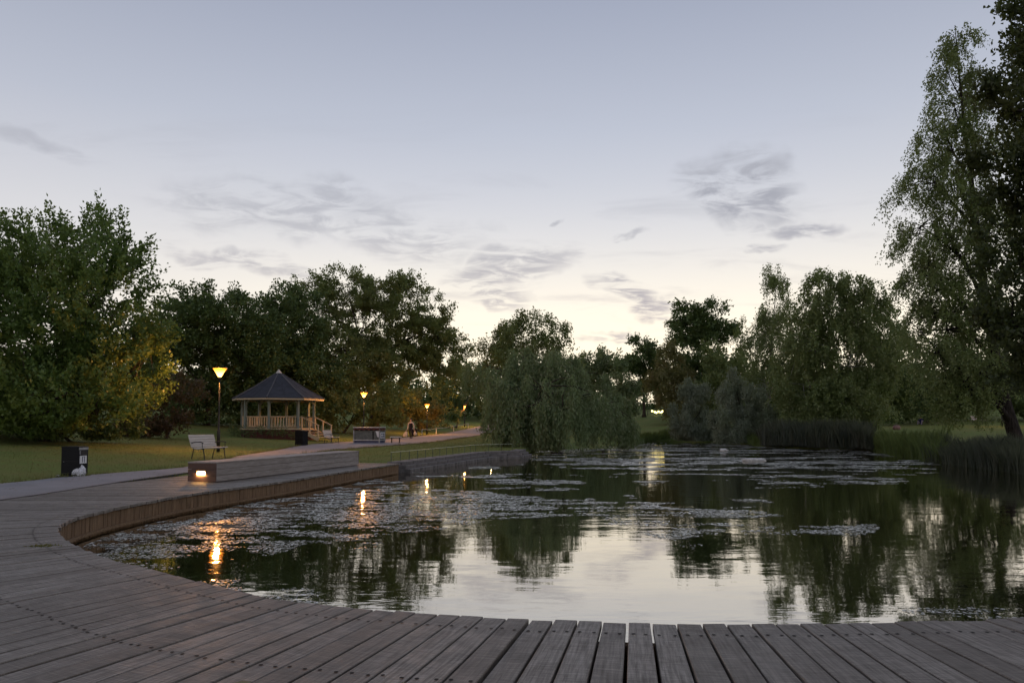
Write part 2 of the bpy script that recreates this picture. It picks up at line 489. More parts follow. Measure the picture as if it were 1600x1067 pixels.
# ------------------------------------------------------------------ mesh builder
class MB:
    def __init__(self):
        self.v, self.f, self.mi = [], [], []

    def add(self, vs, fs, mi=0):
        o = len(self.v)
        self.v.extend([tuple(p) for p in vs])
        self.f.extend([tuple(i + o for i in f) for f in fs])
        self.mi.extend([mi] * len(fs))
        return self

    def box(self, c, s, rz=0.0, mi=0, M=None, ch=0.0):
        hx, hy, hz = s[0] / 2, s[1] / 2, s[2] / 2
        if ch:
            e = ch
            P = []
            for z, k in ((-hz, 0), (hz - e, 0), (hz, e)):
                P += [(-hx + k, -hy + k, z), (hx - k, -hy + k, z), (hx - k, hy - k, z), (-hx + k, hy - k, z)]
            fs = [(3, 2, 1, 0), (8, 9, 10, 11)]
            for b0 in (0, 4):
                for i in range(4):
                    j = (i + 1) % 4
                    fs.append((b0 + i, b0 + j, b0 + 4 + j, b0 + 4 + i))
        else:
            P = [(-hx, -hy, -hz), (hx, -hy, -hz), (hx, hy, -hz), (-hx, hy, -hz), (-hx, -hy, hz), (hx, -hy, hz), (hx, hy, hz), (-hx, hy, hz)]
            fs = [(3, 2, 1, 0), (4, 5, 6, 7), (0, 1, 5, 4), (1, 2, 6, 5), (2, 3, 7, 6), (3, 0, 4, 7)]
        T = Matrix.Translation(c) @ Matrix.Rotation(rz, 4, 'Z')
        if M is not None:
            T = M @ T
        return self.add([T @ Vector(p) for p in P], fs, mi)

    def bar(self, a, b, wd, ht, up=(0, 0, 1), mi=0):
        a, b = Vector(a), Vector(b)
        d = b - a
        L = d.length
        d.normalize()
        s = d.cross(Vector(up))
        if s.length < 1e-4:
            s = Vector((1, 0, 0))
        s.normalize()
        u = s.cross(d)
        P = []
        for q in (a, b):
            for i, j in ((-1, -1), (1, -1), (1, 1), (-1, 1)):
                P.append(q + s * (i * wd / 2) + u * (j * ht / 2))
        return self.add(P, [(0, 1, 2, 3), (7, 6, 5, 4), (0, 4, 5, 1), (1, 5, 6, 2), (2, 6, 7, 3), (3, 7, 4, 0)], mi)

    def tube(self, pts, rad, n=6, cap=True, mi=0):
        pts = [Vector(p) for p in pts]
        if not hasattr(rad, '__len__'):
            rad = [rad] * len(pts)
        vs, fs = [], []
        ref = None
        for i, p in enumerate(pts):
            t = (pts[min(i + 1, len(pts) - 1)] - pts[max(i - 1, 0)]).normalized()
            if ref is None:
                ref = Vector((1, 0, 0)) if abs(t.x) < 0.9 else Vector((0, 1, 0))
            s = t.cross(ref)
            if s.length < 1e-5:
                s = t.cross(Vector((0, 1, 0.3)))
            s.normalize()
            u = t.cross(s)
            ref = u.cross(t) * -1 if False else ref
            for k in range(n):
                an = 2 * math.pi * k / n
                vs.append(p + (s * math.cos(an) + u * math.sin(an)) * rad[i])
        for i in range(len(pts) - 1):
            for k in range(n):
                j = (k + 1) % n
                fs.append((i * n + k, i * n + j, (i + 1) * n + j, (i + 1) * n + k))
        if cap:
            fs.append(tuple(range(n - 1, -1, -1)))
            fs.append(tuple(range((len(pts) - 1) * n, len(pts) * n)))
        return self.add(vs, fs, mi)

    def lathe(self, prof, c=(0, 0, 0), n=16, mi=0):
        vs, fs = [], []
        for r_, z in prof:
            for k in range(n):
                an = 2 * math.pi * k / n
                vs.append((c[0] + r_ * math.cos(an), c[1] + r_ * math.sin(an), c[2] + z))
        for i in range(len(prof) - 1):
            for k in range(n):
                j = (k + 1) % n
                fs.append((i * n + k, i * n + j, (i + 1) * n + j, (i + 1) * n + k))
        fs.append(tuple(range(n - 1, -1, -1)))
        fs.append(tuple(range((len(prof) - 1) * n, len(prof) * n)))
        return self.add(vs, fs, mi)

    def build(self, name, mats, parent=None, smooth=False):
        me = bpy.data.meshes.new(name)
        me.from_pydata(self.v, [], self.f)
        if not isinstance(mats, (list, tuple)):
            mats = [mats]
        for k in mats:
            me.materials.append(MATS[k])
        if len(mats) > 1:
            me.polygons.foreach_set('material_index', self.mi)
        if smooth:
            me.polygons.foreach_set('use_smooth', [True] * len(me.polygons))
        me.update()
        return link(name, me, parent)


def link(name, me, parent=None):
    o = bpy.data.objects.new(name, me)
    COL.objects.link(o)
    if parent is not None:
        o.parent = parent
    return o


def tag(o, label=None, cat=None, group=None, kind=None):
    if label:
        o['label'] = label
    if cat:
        o['category'] = cat
    if group:
        o['group'] = group
    if kind:
        o['kind'] = kind
    return o


def empty(name, loc=(0, 0, 0), rz=0.0):
    o = bpy.data.objects.new(name, None)
    o.empty_display_size = 0.2
    COL.objects.link(o)
    o.location = loc
    o.rotation_euler = (0, 0, rz)
    return o


def copy_tree(o, parent=None):
    c = o.copy()
    COL.objects.link(c)
    c.parent = parent
    for ch in o.children:
        copy_tree(ch, c)
    return c


def quad_mesh(name, V, material, parent=None):
    """V: (n, k, 3) array of n separate k-gons"""
    n_, k = V.shape[:2]
    me = bpy.data.meshes.new(name)
    me.vertices.add(n_ * k)
    me.vertices.foreach_set('co', V.reshape(-1).astype(np.float32))
    me.loops.add(n_ * k)
    me.loops.foreach_set('vertex_index', np.arange(n_ * k, dtype=np.int32))
    me.polygons.add(n_)
    me.polygons.foreach_set('loop_start', np.arange(0, n_ * k, k, dtype=np.int32))
    me.polygons.foreach_set('loop_total', np.full(n_, k, dtype=np.int32))
    me.materials.append(MATS[material])
    me.update(calc_edges=True)
    return link(name, me, parent)


def fbm(x, y, seed=0, octv=4):
    """cheap value noise in numpy, about 0..1"""
    tot = np.zeros_like(x)
    amp, s = 0.5, 0.0
    for o in range(octv):
        xi, yi = np.floor(x).astype(np.int64), np.floor(y).astype(np.int64)
        xf, yf = x - xi, y - yi
        xf, yf = xf * xf * (3 - 2 * xf), yf * yf * (3 - 2 * yf)

        def h(a, b_):
            k = (a * 374761393 + b_ * 668265263 + (seed + o) * 974711) & 0x7fffffff
            k = ((k ^ (k >> 13)) * 1274126177) & 0x7fffffff
            return ((k ^ (k >> 16)) & 0xffff) / 65535.0
        v = (h(xi, yi) * (1 - xf) + h(xi + 1, yi) * xf) * (1 - yf) + (h(xi, yi + 1) * (1 - xf) + h(xi + 1, yi + 1) * xf) * yf
        tot += amp * v
        s += amp
        amp *= 0.5
        x, y = x * 2.03 + 11.3, y * 2.03 + 5.7
    return tot / s


def inside(px, py, poly):
    res = np.zeros(px.shape, bool)
    j = len(poly) - 1
    for i in range(len(poly)):
        xi, yi = poly[i]
        xj, yj = poly[j]
        c_ = ((yi > py) != (yj > py)) & (px < (xj - xi) * (py - yi) / ((yj - yi) + 1e-12) + xi)
        res ^= c_
        j = i
    return res


def dist_line(px, py, pts):
    d = np.full(px.shape, 1e9)
    for (x0, y0), (x1, y1) in zip(pts[:-1], pts[1:]):
        ex, ey = x1 - x0, y1 - y0
        t = np.clip(((px - x0) * ex + (py - y0) * ey) / (ex * ex + ey * ey + 1e-12), 0, 1)
        d = np.minimum(d, np.hypot(px - x0 - t * ex, py - y0 - t * ey))
    return d


def catmull(P, per=12):
    P = [Vector(p) for p in P]
    P = [P[0] * 2 - P[1]] + P + [P[-1] * 2 - P[-2]]
    o = []
    for i in range(1, len(P) - 2):
        a, b_, c_, d = P[i - 1:i + 3]
        for k in range(per):
            t = k / per
            o.append(0.5 * ((2 * b_) + (c_ - a) * t + (2 * a - 5 * b_ + 4 * c_ - d) * t * t + (3 * b_ - a - 3 * c_ + d) * t ** 3))
    o.append(P[-2])
    return o


# ------------------------------------------------------------------ plan of the place
WZ = -0.35
edge_px = [(1600, 965), (1480, 969), (1300, 973.5), (1150, 975), (1000, 973), (850, 968), (700, 960.5), (600, 954), (500, 944), (400, 929),
           (300, 905), (200, 880), (150, 865), (112, 848), (95, 834), (94, 822), (112, 811), (150, 800), (200, 789), (300, 771), (430, 753), (540, 736), (625, 723.5)]
E0 = [PZ(x, y, 0) for x, y in edge_px]
E0 = [Vector((9.0, 9.0, 0)), Vector((7.6, 7.1, 0)), Vector((5.6, 5.55, 0))] + E0      # runs on round the pond, out of frame
EC = catmull(E0, 14)
cum = [0.0]
for a_, b_ in zip(EC[:-1], EC[1:]):
    cum.append(cum[-1] + (b_ - a_).length)
cum = np.array(cum)
EX = np.array([p.x for p in EC])
EY = np.array([p.y for p in EC])
ELEN = cum[-1]


def edge_at(s):
    return Vector((float(np.interp(s, cum, EX)), float(np.interp(s, cum, EY)), 0))


def s_near(x, y):
    p = PZ(x, y, 0)
    return float(cum[np.argmin((EX - p.x) ** 2 + (EY - p.y) ** 2)])


# direction of the boards towards the water, degrees clockwise from +Y
ang_s = [0.0, s_near(1600, 965), s_near(1448, 970), s_near(1297, 973), s_near(1148, 975), s_near(997, 973), s_near(700, 960), s_near(500, 944), s_near(300, 905),
         s_near(130, 857), s_near(95, 830), s_near(112, 811), s_near(200, 789), s_near(430, 753), ELEN]
ang_v = [-52, -9, -3, 1.2, 4.8, 9.0, 17.0, 22.8, 30, 41, 57, 75, 87, 93, 95]
len_s = [0, s_near(300, 905), s_near(95, 830), s_near(300, 771), ELEN]
len_v = [5.4, 5.2, 3.6, 3.35, 3.3]


def inward(s):
    a = R(float(np.interp(s, ang_s, ang_v)))
    return Vector((math.sin(a), math.cos(a), 0))


def deck_len(s):
    return float(np.interp(s, len_s, len_v))


pathL = [(-13.5, 6), (-12.2, 12), (-11.2, 16.0), (-11.0, 18.2), (-10.4, 20.5), (-9.9, 22.4), (-10.5, 27.3), (-11.2, 30.4), (-11.8, 36.7), (-13.0, 46.0), (-12.6, 54), (-10.9, 62),
         (-8.2, 77), (-5.4, 92), (-2.4, 112), (2, 135)]
pathR = [(-10.2, 6), (-9.3, 10), (-8.75, 13), (-8.8, 15.5), (-8.8, 17.6), (-8.7, 20), (-8.6, 23), (-9.0, 27), (-9.3, 33), (-8.9, 38.6), (-7.9, 43.5), (-6.4, 51),
         (-4.2, 68), (-2.2, 86), (0.4, 108), (4.6, 133)]
QUAY_A = PZ(628, 722.5, 0)
QUAY_B = PZ(760, 706, 0)
QUAY_C = PZ(812, 704.5, 0)
QUAY_D = QUAY_C + Vector((0.35, 2.2, 0))


def xl_path(y):
    return np.interp(y, [p[1] for p in pathL], [p[0] for p in pathL])


# pond outline: under the deck, along the quay, then the natural shore
out_s = np.linspace(0, ELEN, 90)
pond = []
kinds = []
for s in out_s:
    p = edge_at(s)
    back = 1.1 if s < s_near(150, 865) else 0.10
    q = p - inward(s) * back
    pond.append((q.x, q.y))
    kinds.append('deck')
for p in (QUAY_A, QUAY_B, QUAY_C):
    pond.append((p.x - 0.30, p.y + 0.25))
    kinds.append('quay')
shore_px = [(838, 705), (880, 702), (930, 699), (985, 692.5), (1015, 690), (1050, 688.5), (1110, 690), (1150, 693), (1190, 698), (1280, 701), (1362, 704), (1395, 712), (1440, 719), (1500, 727), (1600, 741)]
shore = [PZ(x, y, WZ) for x, y in shore_px]
shore = catmull(shore, 5)
for p in shore:
    k = 0.35 * math.sin(p.x * 1.7) * 0.5
    pond.append((p.x + k, p.y + k))
    kinds.append('shore')
for p in ((18.2, 20), (17.2, 15.5), (14.2, 12), (11.0, 10.0)):
    pond.append(p)
    kinds.append('shore')
shore_line = [pond[i] for i, k in enumerate(kinds) if k == 'shore']


def hgt(x, y):
    x = np.asarray(x, float)
    y = np.asarray(y, float)
    lat = xl_path(y) - x
    z = 0.058 * np.clip(lat - 0.4, 0, 9) + 0.11 * np.clip(lat - 9.4, 0, 45)
    z = z + 0.012 * np.clip(y - 58, 0, 22) + 0.042 * np.clip(y - 80, 0, 130)
    z = z * np.clip((y + 30) / 40, 0, 1)
    right = np.clip((x - 14) / 6, 0, 1)
    z = z + right * (0.05 + 0.013 * np.clip(y - 40, 0, 60) + 0.02 * np.clip(x - 22, 0, 40))
    ds = dist_line(x, y, shore_line)
    z = z - 0.50 * np.clip(1 - ds / 1.6, 0, 1) ** 1.3
    z = z + (fbm(x * 0.35, y * 0.35, 3) - 0.5) * 0.06 * np.clip(lat / 3, 0.15, 1)
    return z


def H(x, y):
    return float(hgt(np.array([x]), np.array([y]))[0])


# ------------------------------------------------------------------ ground
def axis(lo, hi, step, far, growth=1.28):
    a = list(np.arange(lo, hi + 1e-6, step))
    s = step
    x = hi
    up = []
    while x < far:
        s *= growth
        x += s
        up.append(x)
    s = step
    x = lo
    dn = []
    while x > -far:
        s *= growth
        x -= s
        dn.append(x)
    return np.array(dn[::-1] + a + up)


gx = axis(-30, 34, 0.9, 1800)
gy = axis(-4, 92, 0.9, 1800)
GX, GY = np.meshgrid(gx, gy)
GX, GY = GX.ravel() + rng.normal(0, .05, GX.size), GY.ravel() + rng.normal(0, .05, GX.size)
keep = dist_line(GX, GY, pond + [pond[0]]) > 0.30
keep &= ~inside(GX, GY, pond)
GX, GY = GX[keep], GY[keep]
pts2 = [Vector((x, y)) for x, y in pond] + [Vector((x, y)) for x, y in zip(GX, GY)]
npd = len(pond)
res = delaunay_2d_cdt(pts2, [(i, (i + 1) % npd) for i in range(npd)], [], 0, 1e-4)
vv = np.array([(p.x, p.y) for p in res[0]])
tri = np.array([f for f in res[2] if len(f) == 3])
cxy = vv[tri].mean(axis=1)
tri = tri[~inside(cxy[:, 0], cxy[:, 1], pond)]
gz = hgt(vv[:, 0], vv[:, 1])
deck_poly = [(edge_at(s) - inward(s) * -0.2) for s in out_s] + [(edge_at(s) - inward(s) * (deck_len(s) + 0.05)) for s in out_s[::-1]]
deck_poly = [(p.x, p.y) for p in deck_poly]
ind = inside(vv[:, 0], vv[:, 1], deck_poly)
gz[ind] = -0.40
orig = {}
for i, o_ in enumerate(res[3]):
    for k in o_:
        if k < npd:
            kd = kinds[k]
            gz[i] = -0.45 if kd != 'quay' else -0.02
near_path = inside(vv[:, 0], vv[:, 1], pathL + pathR[::-1])
gz[near_path] -= 0.06
me = bpy.data.meshes.new('ground')
me.from_pydata([(float(a), float(b), float(c)) for (a, b), c in zip(vv, gz)], [], [tuple(int(k) for k in t) for t in tri])
me.materials.append(MATS['lawn_ground'])
me.polygons.foreach_set('use_smooth', [True] * len(me.polygons))
me.update()
tag(link('ground', me), 'mown lawn around the pond, browner under the lamps', 'lawn', kind='structure')

# water surface, a little larger than the outline
me = bpy.data.meshes.new('pond_water')
me.from_pydata([(-14, -1, WZ), (32, -1, WZ), (32, 84, WZ), (-14, 84, WZ)], [], [(0, 1, 2, 3)])
me.materials.append(MATS['pond_water'])
tag(link('water', me), 'dark still pond mirroring the evening sky', 'pond', kind='structure')


# asphalt path
def resample(pl, n_):
    p = catmull([Vector((x, y, 0)) for x, y in pl], 8)
    d = np.concatenate([[0], np.cumsum([(b_ - a_).length for a_, b_ in zip(p[:-1], p[1:])])])
    t = np.linspace(0, d[-1], n_)
    return np.interp(t, d, [q.x for q in p]), np.interp(t, d, [q.y for q in p])


NP, NW = 150, 7
lx, ly = resample(pathL, NP)
rx_, ry_ = resample(pathR, NP)
mb = MB()
vs, fs = [], []
for i in range(NP):
    wob = (random.random() - .5) * 0.10
    for j in range(NW):
        t = j / (NW - 1)
        x, y = lx[i] * (1 - t) + rx_[i] * t + (wob if j == 0 else 0), ly[i] * (1 - t) + ry_[i] * t
        zc = float(0.012 * np.clip(y - 58, 0, 22) + 0.042 * np.clip(y - 80, 0, 130))
        z = zc + 0.015 + 0.02 * math.sin(math.pi * t)
        vs.append((x, y, z))
for i in range(NP - 1):
    for j in range(NW - 1):
        a = i * NW + j
        fs.append((a, a + 1, a + NW + 1, a + NW))
    for j, sgn in ((0, 1), (NW - 1, -1)):
        a = i * NW + j
        k = len(vs)
        vs += [(vs[a][0], vs[a][1], vs[a][2] - 0.3), (vs[a + NW][0], vs[a + NW][1], vs[a + NW][2] - 0.3)]
        fs.append((a, a + NW, k + 1, k))
mb.add(vs, fs)
tag(mb.build('path', 'asphalt', smooth=True), 'grey asphalt footpath curving along the lawn', 'path', kind='structure')

# ------------------------------------------------------------------ boardwalk
boardwalk = tag(empty('boardwalk', (0, 0, 0)), 'weathered timber boardwalk curving round the pond edge', 'boardwalk', kind='structure')
PITCH_B = 0.160
s = 0.0
cuts = [0.0]
while s < ELEN - 0.1:
    t = (edge_at(min(s + 0.05, ELEN)) - edge_at(max(s - 0.05, 0))).normalized()
    d = inward(s)
    per = abs(t.x * d.y - t.y * d.x)
    s += PITCH_B / max(per, 0.35)
    cuts.append(min(s, ELEN))
screws = MB()
GAPWIDE = s_near(112, 811)
for i in range(len(cuts) - 1):
    s0, s1 = cuts[i], cuts[i + 1]
    a0, a1 = edge_at(s0), edge_at(s1)
    d0, d1 = -inward(s0), -inward(s1)
    L = deck_len((s0 + s1) / 2)
    org = (a0 + a1) / 2
    ax = (d0 + d1).normalized()
    az = Vector((0, 0, 1))
    ay = az.cross(ax)
    M = Matrix((ax, ay, az)).transposed().to_4x4()
    M.translation = org
    Mi = M.inverted()
    jit = random.uniform(-0.016, 0.012)
    q = [Mi @ (a0 + ax * jit), Mi @ (a1 + ax * jit), Mi @ (a1 + d1 * (L + random.uniform(0, .02))), Mi @ (a0 + d0 * (L + random.uniform(0, .02)))]
    if q[0].y > q[1].y:
        q = [q[1], q[0], q[3], q[2]]
    # q: inner low-y, inner high-y, outer high-y, outer low-y
    g0 = 0.004 + random.random() ** 2 * 0.008
    wide = 0.022 if abs((s0 + s1) / 2 - GAPWIDE) < 0.09 else 0
    w_out = q[2].y - q[3].y
    g1 = max(0.006, w_out * 0.046) + random.random() ** 2 * 0.008 + wide
    g0 += wide
    q[0].y += g0
    q[1].y -= g0
    q[2].y -= g1
    q[3].y += g1
    c = 0.004
    th = 0.045
    z0 = random.uniform(-0.005, 0.004)
    P = []
    for z, k in ((-th, 0), (-c, 0), (0, c)):
        P += [(q[0].x + k, q[0].y + k, z), (q[3].x - k, q[3].y + k, z), (q[2].x - k, q[2].y - k, z), (q[1].x + k, q[1].y - k, z)]
    fs = [(3, 2, 1, 0), (8, 9, 10, 11)]
    for b0 in (0, 4):
        for k in range(4):
            j = (k + 1) % 4
            fs.append((b0 + k, b0 + j, b0 + 4 + j, b0 + 4 + k))
    o = MB().add(P, fs).build('plank', 'deck_wood', boardwalk)
    M.translation = org + Vector((0, 0, z0))
    o.matrix_local = M @ Matrix.Rotation(random.gauss(0, .008), 4, 'X')
    for dd in (0.27, 1.25, 2.2, 3.1):
        if dd > L:
            continue
        f_ = dd / L
        lo_, hi_ = q[0].y * (1 - f_) + q[3].y * f_, q[1].y * (1 - f_) + q[2].y * f_
        for yy in (lo_ + 0.032, hi_ - 0.032):
            c_ = M @ Vector((dd + random.gauss(0, .006), yy + random.gauss(0, .003), 0.0035))
            screws.add([(c_.x + 0.013 * math.cos(k * 1.0472), c_.y + 0.013 * math.sin(k * 1.0472), c_.z) for k in range(6)], [(0, 1, 2, 3, 4, 5)])
tag(screws.build('screws', 'screw', boardwalk), kind='stuff')
# carrying beams under the boards
for inset, z_lo, sa, sb in ((0.27, -0.30, 0, s_near(130, 857)), (1.25, -0.30, 0, ELEN)):
    ss = np.arange(sa, sb, 0.5)
    vs, fs = [], []
    for s in ss:
        for oo, z in ((inset, -0.05), (inset + .08, -0.05), (inset + .08, z_lo), (inset, z_lo)):
            p = edge_at(s) - inward(s) * oo
            vs.append((p.x, p.y, z))
    for i in range(len(ss) - 1):
        for k in range(4):
            j = (k + 1) % 4
            fs.append((i * 4 + k, i * 4 + j, i * 4 + 4 + j, i * 4 + 4 + k))
    MB().add(vs, fs).build('beam', 'fascia_wood', boardwalk)
# upright boards closing the edge above the water on the far side of the bend
s = s_near(118, 850)
while s < ELEN - 0.02:
    s1 = min(s + random.choice((0.095, 0.118, 0.118, 0.125)), ELEN)
    a0, a1 = edge_at(s), edge_at(s1)
    t = (a1 - a0)
    wd = t.length - 0.006
    t.normalize()
    nrm = Vector((-t.y, t.x, 0))
    if nrm.dot(inward(s)) > 0:
        nrm = -nrm
    c_ = (a0 + a1) / 2 + nrm * (0.055 + random.uniform(0, .008))
    hh_ = 0.36
    o = MB().box((0, 0, 0), (hh_, wd, 0.024)).build('upright_board', 'fascia_wood', boardwalk)
    Mx = Matrix((Vector((0, 0, 1)), t, Vector((0, 0, 1)).cross(t))).transposed().to_4x4()
    Mx.translation = c_ + Vector((0, 0, -0.06 - hh_ / 2 + random.uniform(-.006, .006)))
    o.matrix_local = Mx
    s = s1
ss = np.arange(s_near(118, 850), ELEN, 0.4)
vs, fs = [], []
for s in ss:
    for oo, z in ((-0.005, -0.275), (0.04, -0.275), (0.04, -0.315), (-0.005, -0.315)):
        t = (edge_at(min(s + .05, ELEN)) - edge_at(max(0, s - .05))).normalized()
        nrm = Vector((-t.y, t.x, 0))
        if nrm.dot(inward(s)) > 0:
            nrm = -nrm
        p = edge_at(s) + nrm * oo
        vs.append((p.x, p.y, z))
for i in range(len(ss) - 1):
    for k in range(4):
        j = (k + 1) % 4
        fs.append((i * 4 + k, i * 4 + j, i * 4 + 4 + j, i * 4 + 4 + k))
MB().add(vs, fs).build('waterline_rail', 'fascia_wood', boardwalk)

# ------------------------------------------------------------------ stone quay and low railing
quay = tag(empty('quay_wall', (QUAY_A.x, QUAY_A.y, 0)), 'low grey stone quay stepping down to the water', 'quay wall')
line = [QUAY_A, QUAY_B, QUAY_C, QUAY_D]
seglen = [0]
for a_, b_ in zip(line[:-1], line[1:]):
    seglen.append(seglen[-1] + (b_ - a_).length)


def quay_at(s):
    x = float(np.interp(s, seglen, [p.x for p in line]))
    y = float(np.interp(s, seglen, [p.y for p in line]))
    return Vector((x, y, 0))


for course, (ztop, zbot, off, dep, sl) in enumerate(((0.02, -0.10, 0.0, 0.55, 1.15), (-0.10, -0.22, -0.14, 0.5, 1.0), (-0.22, -0.50, -0.30, 0.6, 1.3))):
    s = -0.2
    while s < seglen[-1]:
        s1 = s + sl * random.uniform(.85, 1.2)
        a0, a1 = quay_at(s), quay_at(min(s1, seglen[-1]))
        if (a1 - a0).length < 0.2:
            break
        t = (a1 - a0).normalized()
        nrm = Vector((-t.y, t.x, 0))          # away from the water
        c_ = (a0 + a1) / 2 + nrm * (off + dep / 2 + random.uniform(-.008, .008))
        o = MB().box((0, 0, 0), ((a1 - a0).length - 0.014, dep, ztop - zbot - 0.006), ch=0.012).build('stone', 'quay_stone', quay)
        Mx = Matrix((t, nrm, Vector((0, 0, 1)))).transposed().to_4x4()
        Mx.translation = c_ + Vector((0, 0, (ztop + zbot) / 2)) - quay.location
        o.matrix_local = Mx
        s = s1

rail = tag(empty('low_railing', (0, 0, 0)), 'knee-high thin metal railing along the top of the stone quay', 'railing')
rp = []
s = 0.05
while s < seglen[2] + 0.2:
    p = quay_at(s)
    t = (quay_at(s + .1) - quay_at(s - .1) if s > .1 else quay_at(s + .1) - p).normalized()
    rp.append(p + Vector((-t.y, t.x, 0)) * 0.42)
    s += 0.80
for p in rp:
    MB().box((p.x, p.y, 0.17), (0.022, 0.022, 0.34)).build('post', 'rail_paint', rail)
mb = MB()
for a_, b_ in zip(rp[:-1], rp[1:]):
    mb.bar((a_.x, a_.y, 0.345), (b_.x, b_.y, 0.345), 0.045, 0.014)
mb.build('handrail', 'rail_top', rail)

# ------------------------------------------------------------------ long timber block seat
A = PZ(291, 753, 0)
B = PZ(338, 753.5, 0)
Cc = PZ(560, 726.5, 0)
bdir = (Cc - B).normalized()
blen = (Cc - B).length
bside = Vector((-bdir.y, bdir.x, 0))          # away from water
bw = 0.72
block = tag(empty('block_seat', B), 'long low block seat of grey timber with a lit slot in its brown end', 'bench')
block.rotation_euler.z = math.atan2(bdir.y, bdir.x)
hb = 0.455
MB().box((blen / 2, bw / 2, hb / 2 - .02), (blen - .08, bw - .09, hb - .07)).build('core', 'fascia_wood', block)
for k in range(3):
    z = 0.012 + 0.139 * (k + .5)
    for yy in (0.0125, bw - 0.0125):
        xx = 0.0
        for ln in (3.1, 2.55, blen - 5.65):
            o = MB().box((0, 0, 0), (ln - .004, 0.025, 0.130), ch=.004).build('side_board', 'block_wood', block)
            o.location = (xx + ln / 2, yy, z)
            xx += ln
    for xx, half in ((-0.0135, 0), (blen + 0.0135, 1)):
        if half == 0 and k == 1:
            segs = ((0.0, 0.245), (0.425 + 0.055, bw))
            # slot sits between the two short boards
            segs = ((0.0, 0.27), (0.50, bw))
        else:
            segs = ((0.0, bw),)
        for y0_, y1_ in segs:
            o = MB().box((0, 0, 0), (y1_ - y0_, 0.027, 0.130), ch=.004).build('end_board', 'block_end_wood', block)
            o.location = (xx, (y0_ + y1_) / 2, z)
            o.rotation_euler.z = R(90)
ls = MB().box((-0.004, 0.385, 0.012 + 0.139 * 1.5 - .012), (0.012, 0.222, 0.088)).build('slot_light', 'recess_light', block)
MB().box((-0.0135, 0.385, 0.012 + 0.139 * 1.5 + .049), (0.03, 0.228, 0.03)).build('slot_trim', 'block_end_wood', block)
nb = 6
for k in range(nb):
    wd = (bw + .03) / nb
    xx = -0.03
    for ln in (2.6, 2.9, blen + .06 - 5.5):
        o = MB().box((0, 0, 0), (ln - .004, wd - .007, 0.028), ch=.004).build('top_board', 'block_wood', block)
        o.location = (xx + ln / 2, -0.015 + wd * (k + .5), hb - 0.014)
        xx += ln
ld = bpy.data.lights.new('slot_lamp', 'AREA')
ld.shape = 'RECTANGLE'
ld.size, ld.size_y = 0.20, 0.07
ld.energy = 0.55
ld.color = (1.0, 0.55, 0.2)
lo_ = bpy.data.objects.new('slot_lamp', ld)
COL.objects.link(lo_)
lo_.parent = block
lo_.location = (-0.035, 0.385, 0.20)
lo_.rotation_euler = (R(60), 0, R(-90))


# ------------------------------------------------------------------ park benches
def make_bench(name, label, loc, rz, W=1.34):
    b = tag(empty(name, loc, rz), label, 'bench', 'slatted white park benches')
    for sx in (-1, 1):
        x = sx * (W / 2 - 0.12)
        mb = MB()
        mb.tube([(x, -0.30, 0.0), (x, -0.25, 0.24), (x, -0.22, 0.405)], .018, 6)
        mb.build('front_leg', 'dark_iron', b)
        mb = MB()
        mb.tube([(x, 0.30, 0.0), (x, 0.24, 0.22), (x, 0.20, 0.41)], .018, 6)
        mb.build('rear_leg', 'dark_iron', b)
        mb = MB()
        mb.tube([(x, -0.26, 0.395), (x, 0.0, 0.375), (x, 0.20, 0.39), (x, 0.29, 0.56), (x, 0.37, 0.84)], .017, 6)
        mb.build('side_frame', 'dark_iron', b)
        mb = MB()
        mb.tube([(x + sx * .07, 0.29, 0.60), (x + sx * .07, 0.10, 0.635), (x + sx * .07, -0.18, 0.64), (x + sx * .07, -0.27, 0.60)], .018, 6)
        mb.tube([(x + sx * .07, -0.22, 0.63), (x + sx * .05, -0.23, 0.40)], .013, 6)
        mb.build('armrest', 'dark_iron', b)
    for k in range(5):
        o = MB().box((0, 0, 0), (W, 0.085, 0.03), ch=.005).build('seat_slat', 'white_slat', b)
        t = k / 4
        o.location = (0, -0.27 + 0.42 * t, 0.432 - 0.035 * math.sin(math.pi * t))
    for k in range(5):
        o = MB().box((0, 0, 0), (W, 0.086, 0.026), ch=.005).build('back_slat', 'white_slat', b)
        t = k / 4
        o.location = (0, 0.225 + 0.125 * t, 0.50 + 0.36 * t)
        o.rotation_euler.x = R(72)
    return b


p = PZ(326, 716.5, 0.03)
make_bench('park_bench', 'white slatted bench with dark arms beside the nearest lamp post', (p.x, p.y, H(p.x, p.y) + .0), R(72))
p = PZ(518, 690.5, 0.1)
make_bench('park_bench', 'white slatted bench facing the path at the foot of the gazebo steps', (p.x, p.y, H(p.x, p.y)), R(80))
p = PD(1530, 668, 78)
make_bench('park_bench', 'far white bench on the lawn behind the leaning birch', (p.x, p.y, H(p.x, p.y)), R(5))


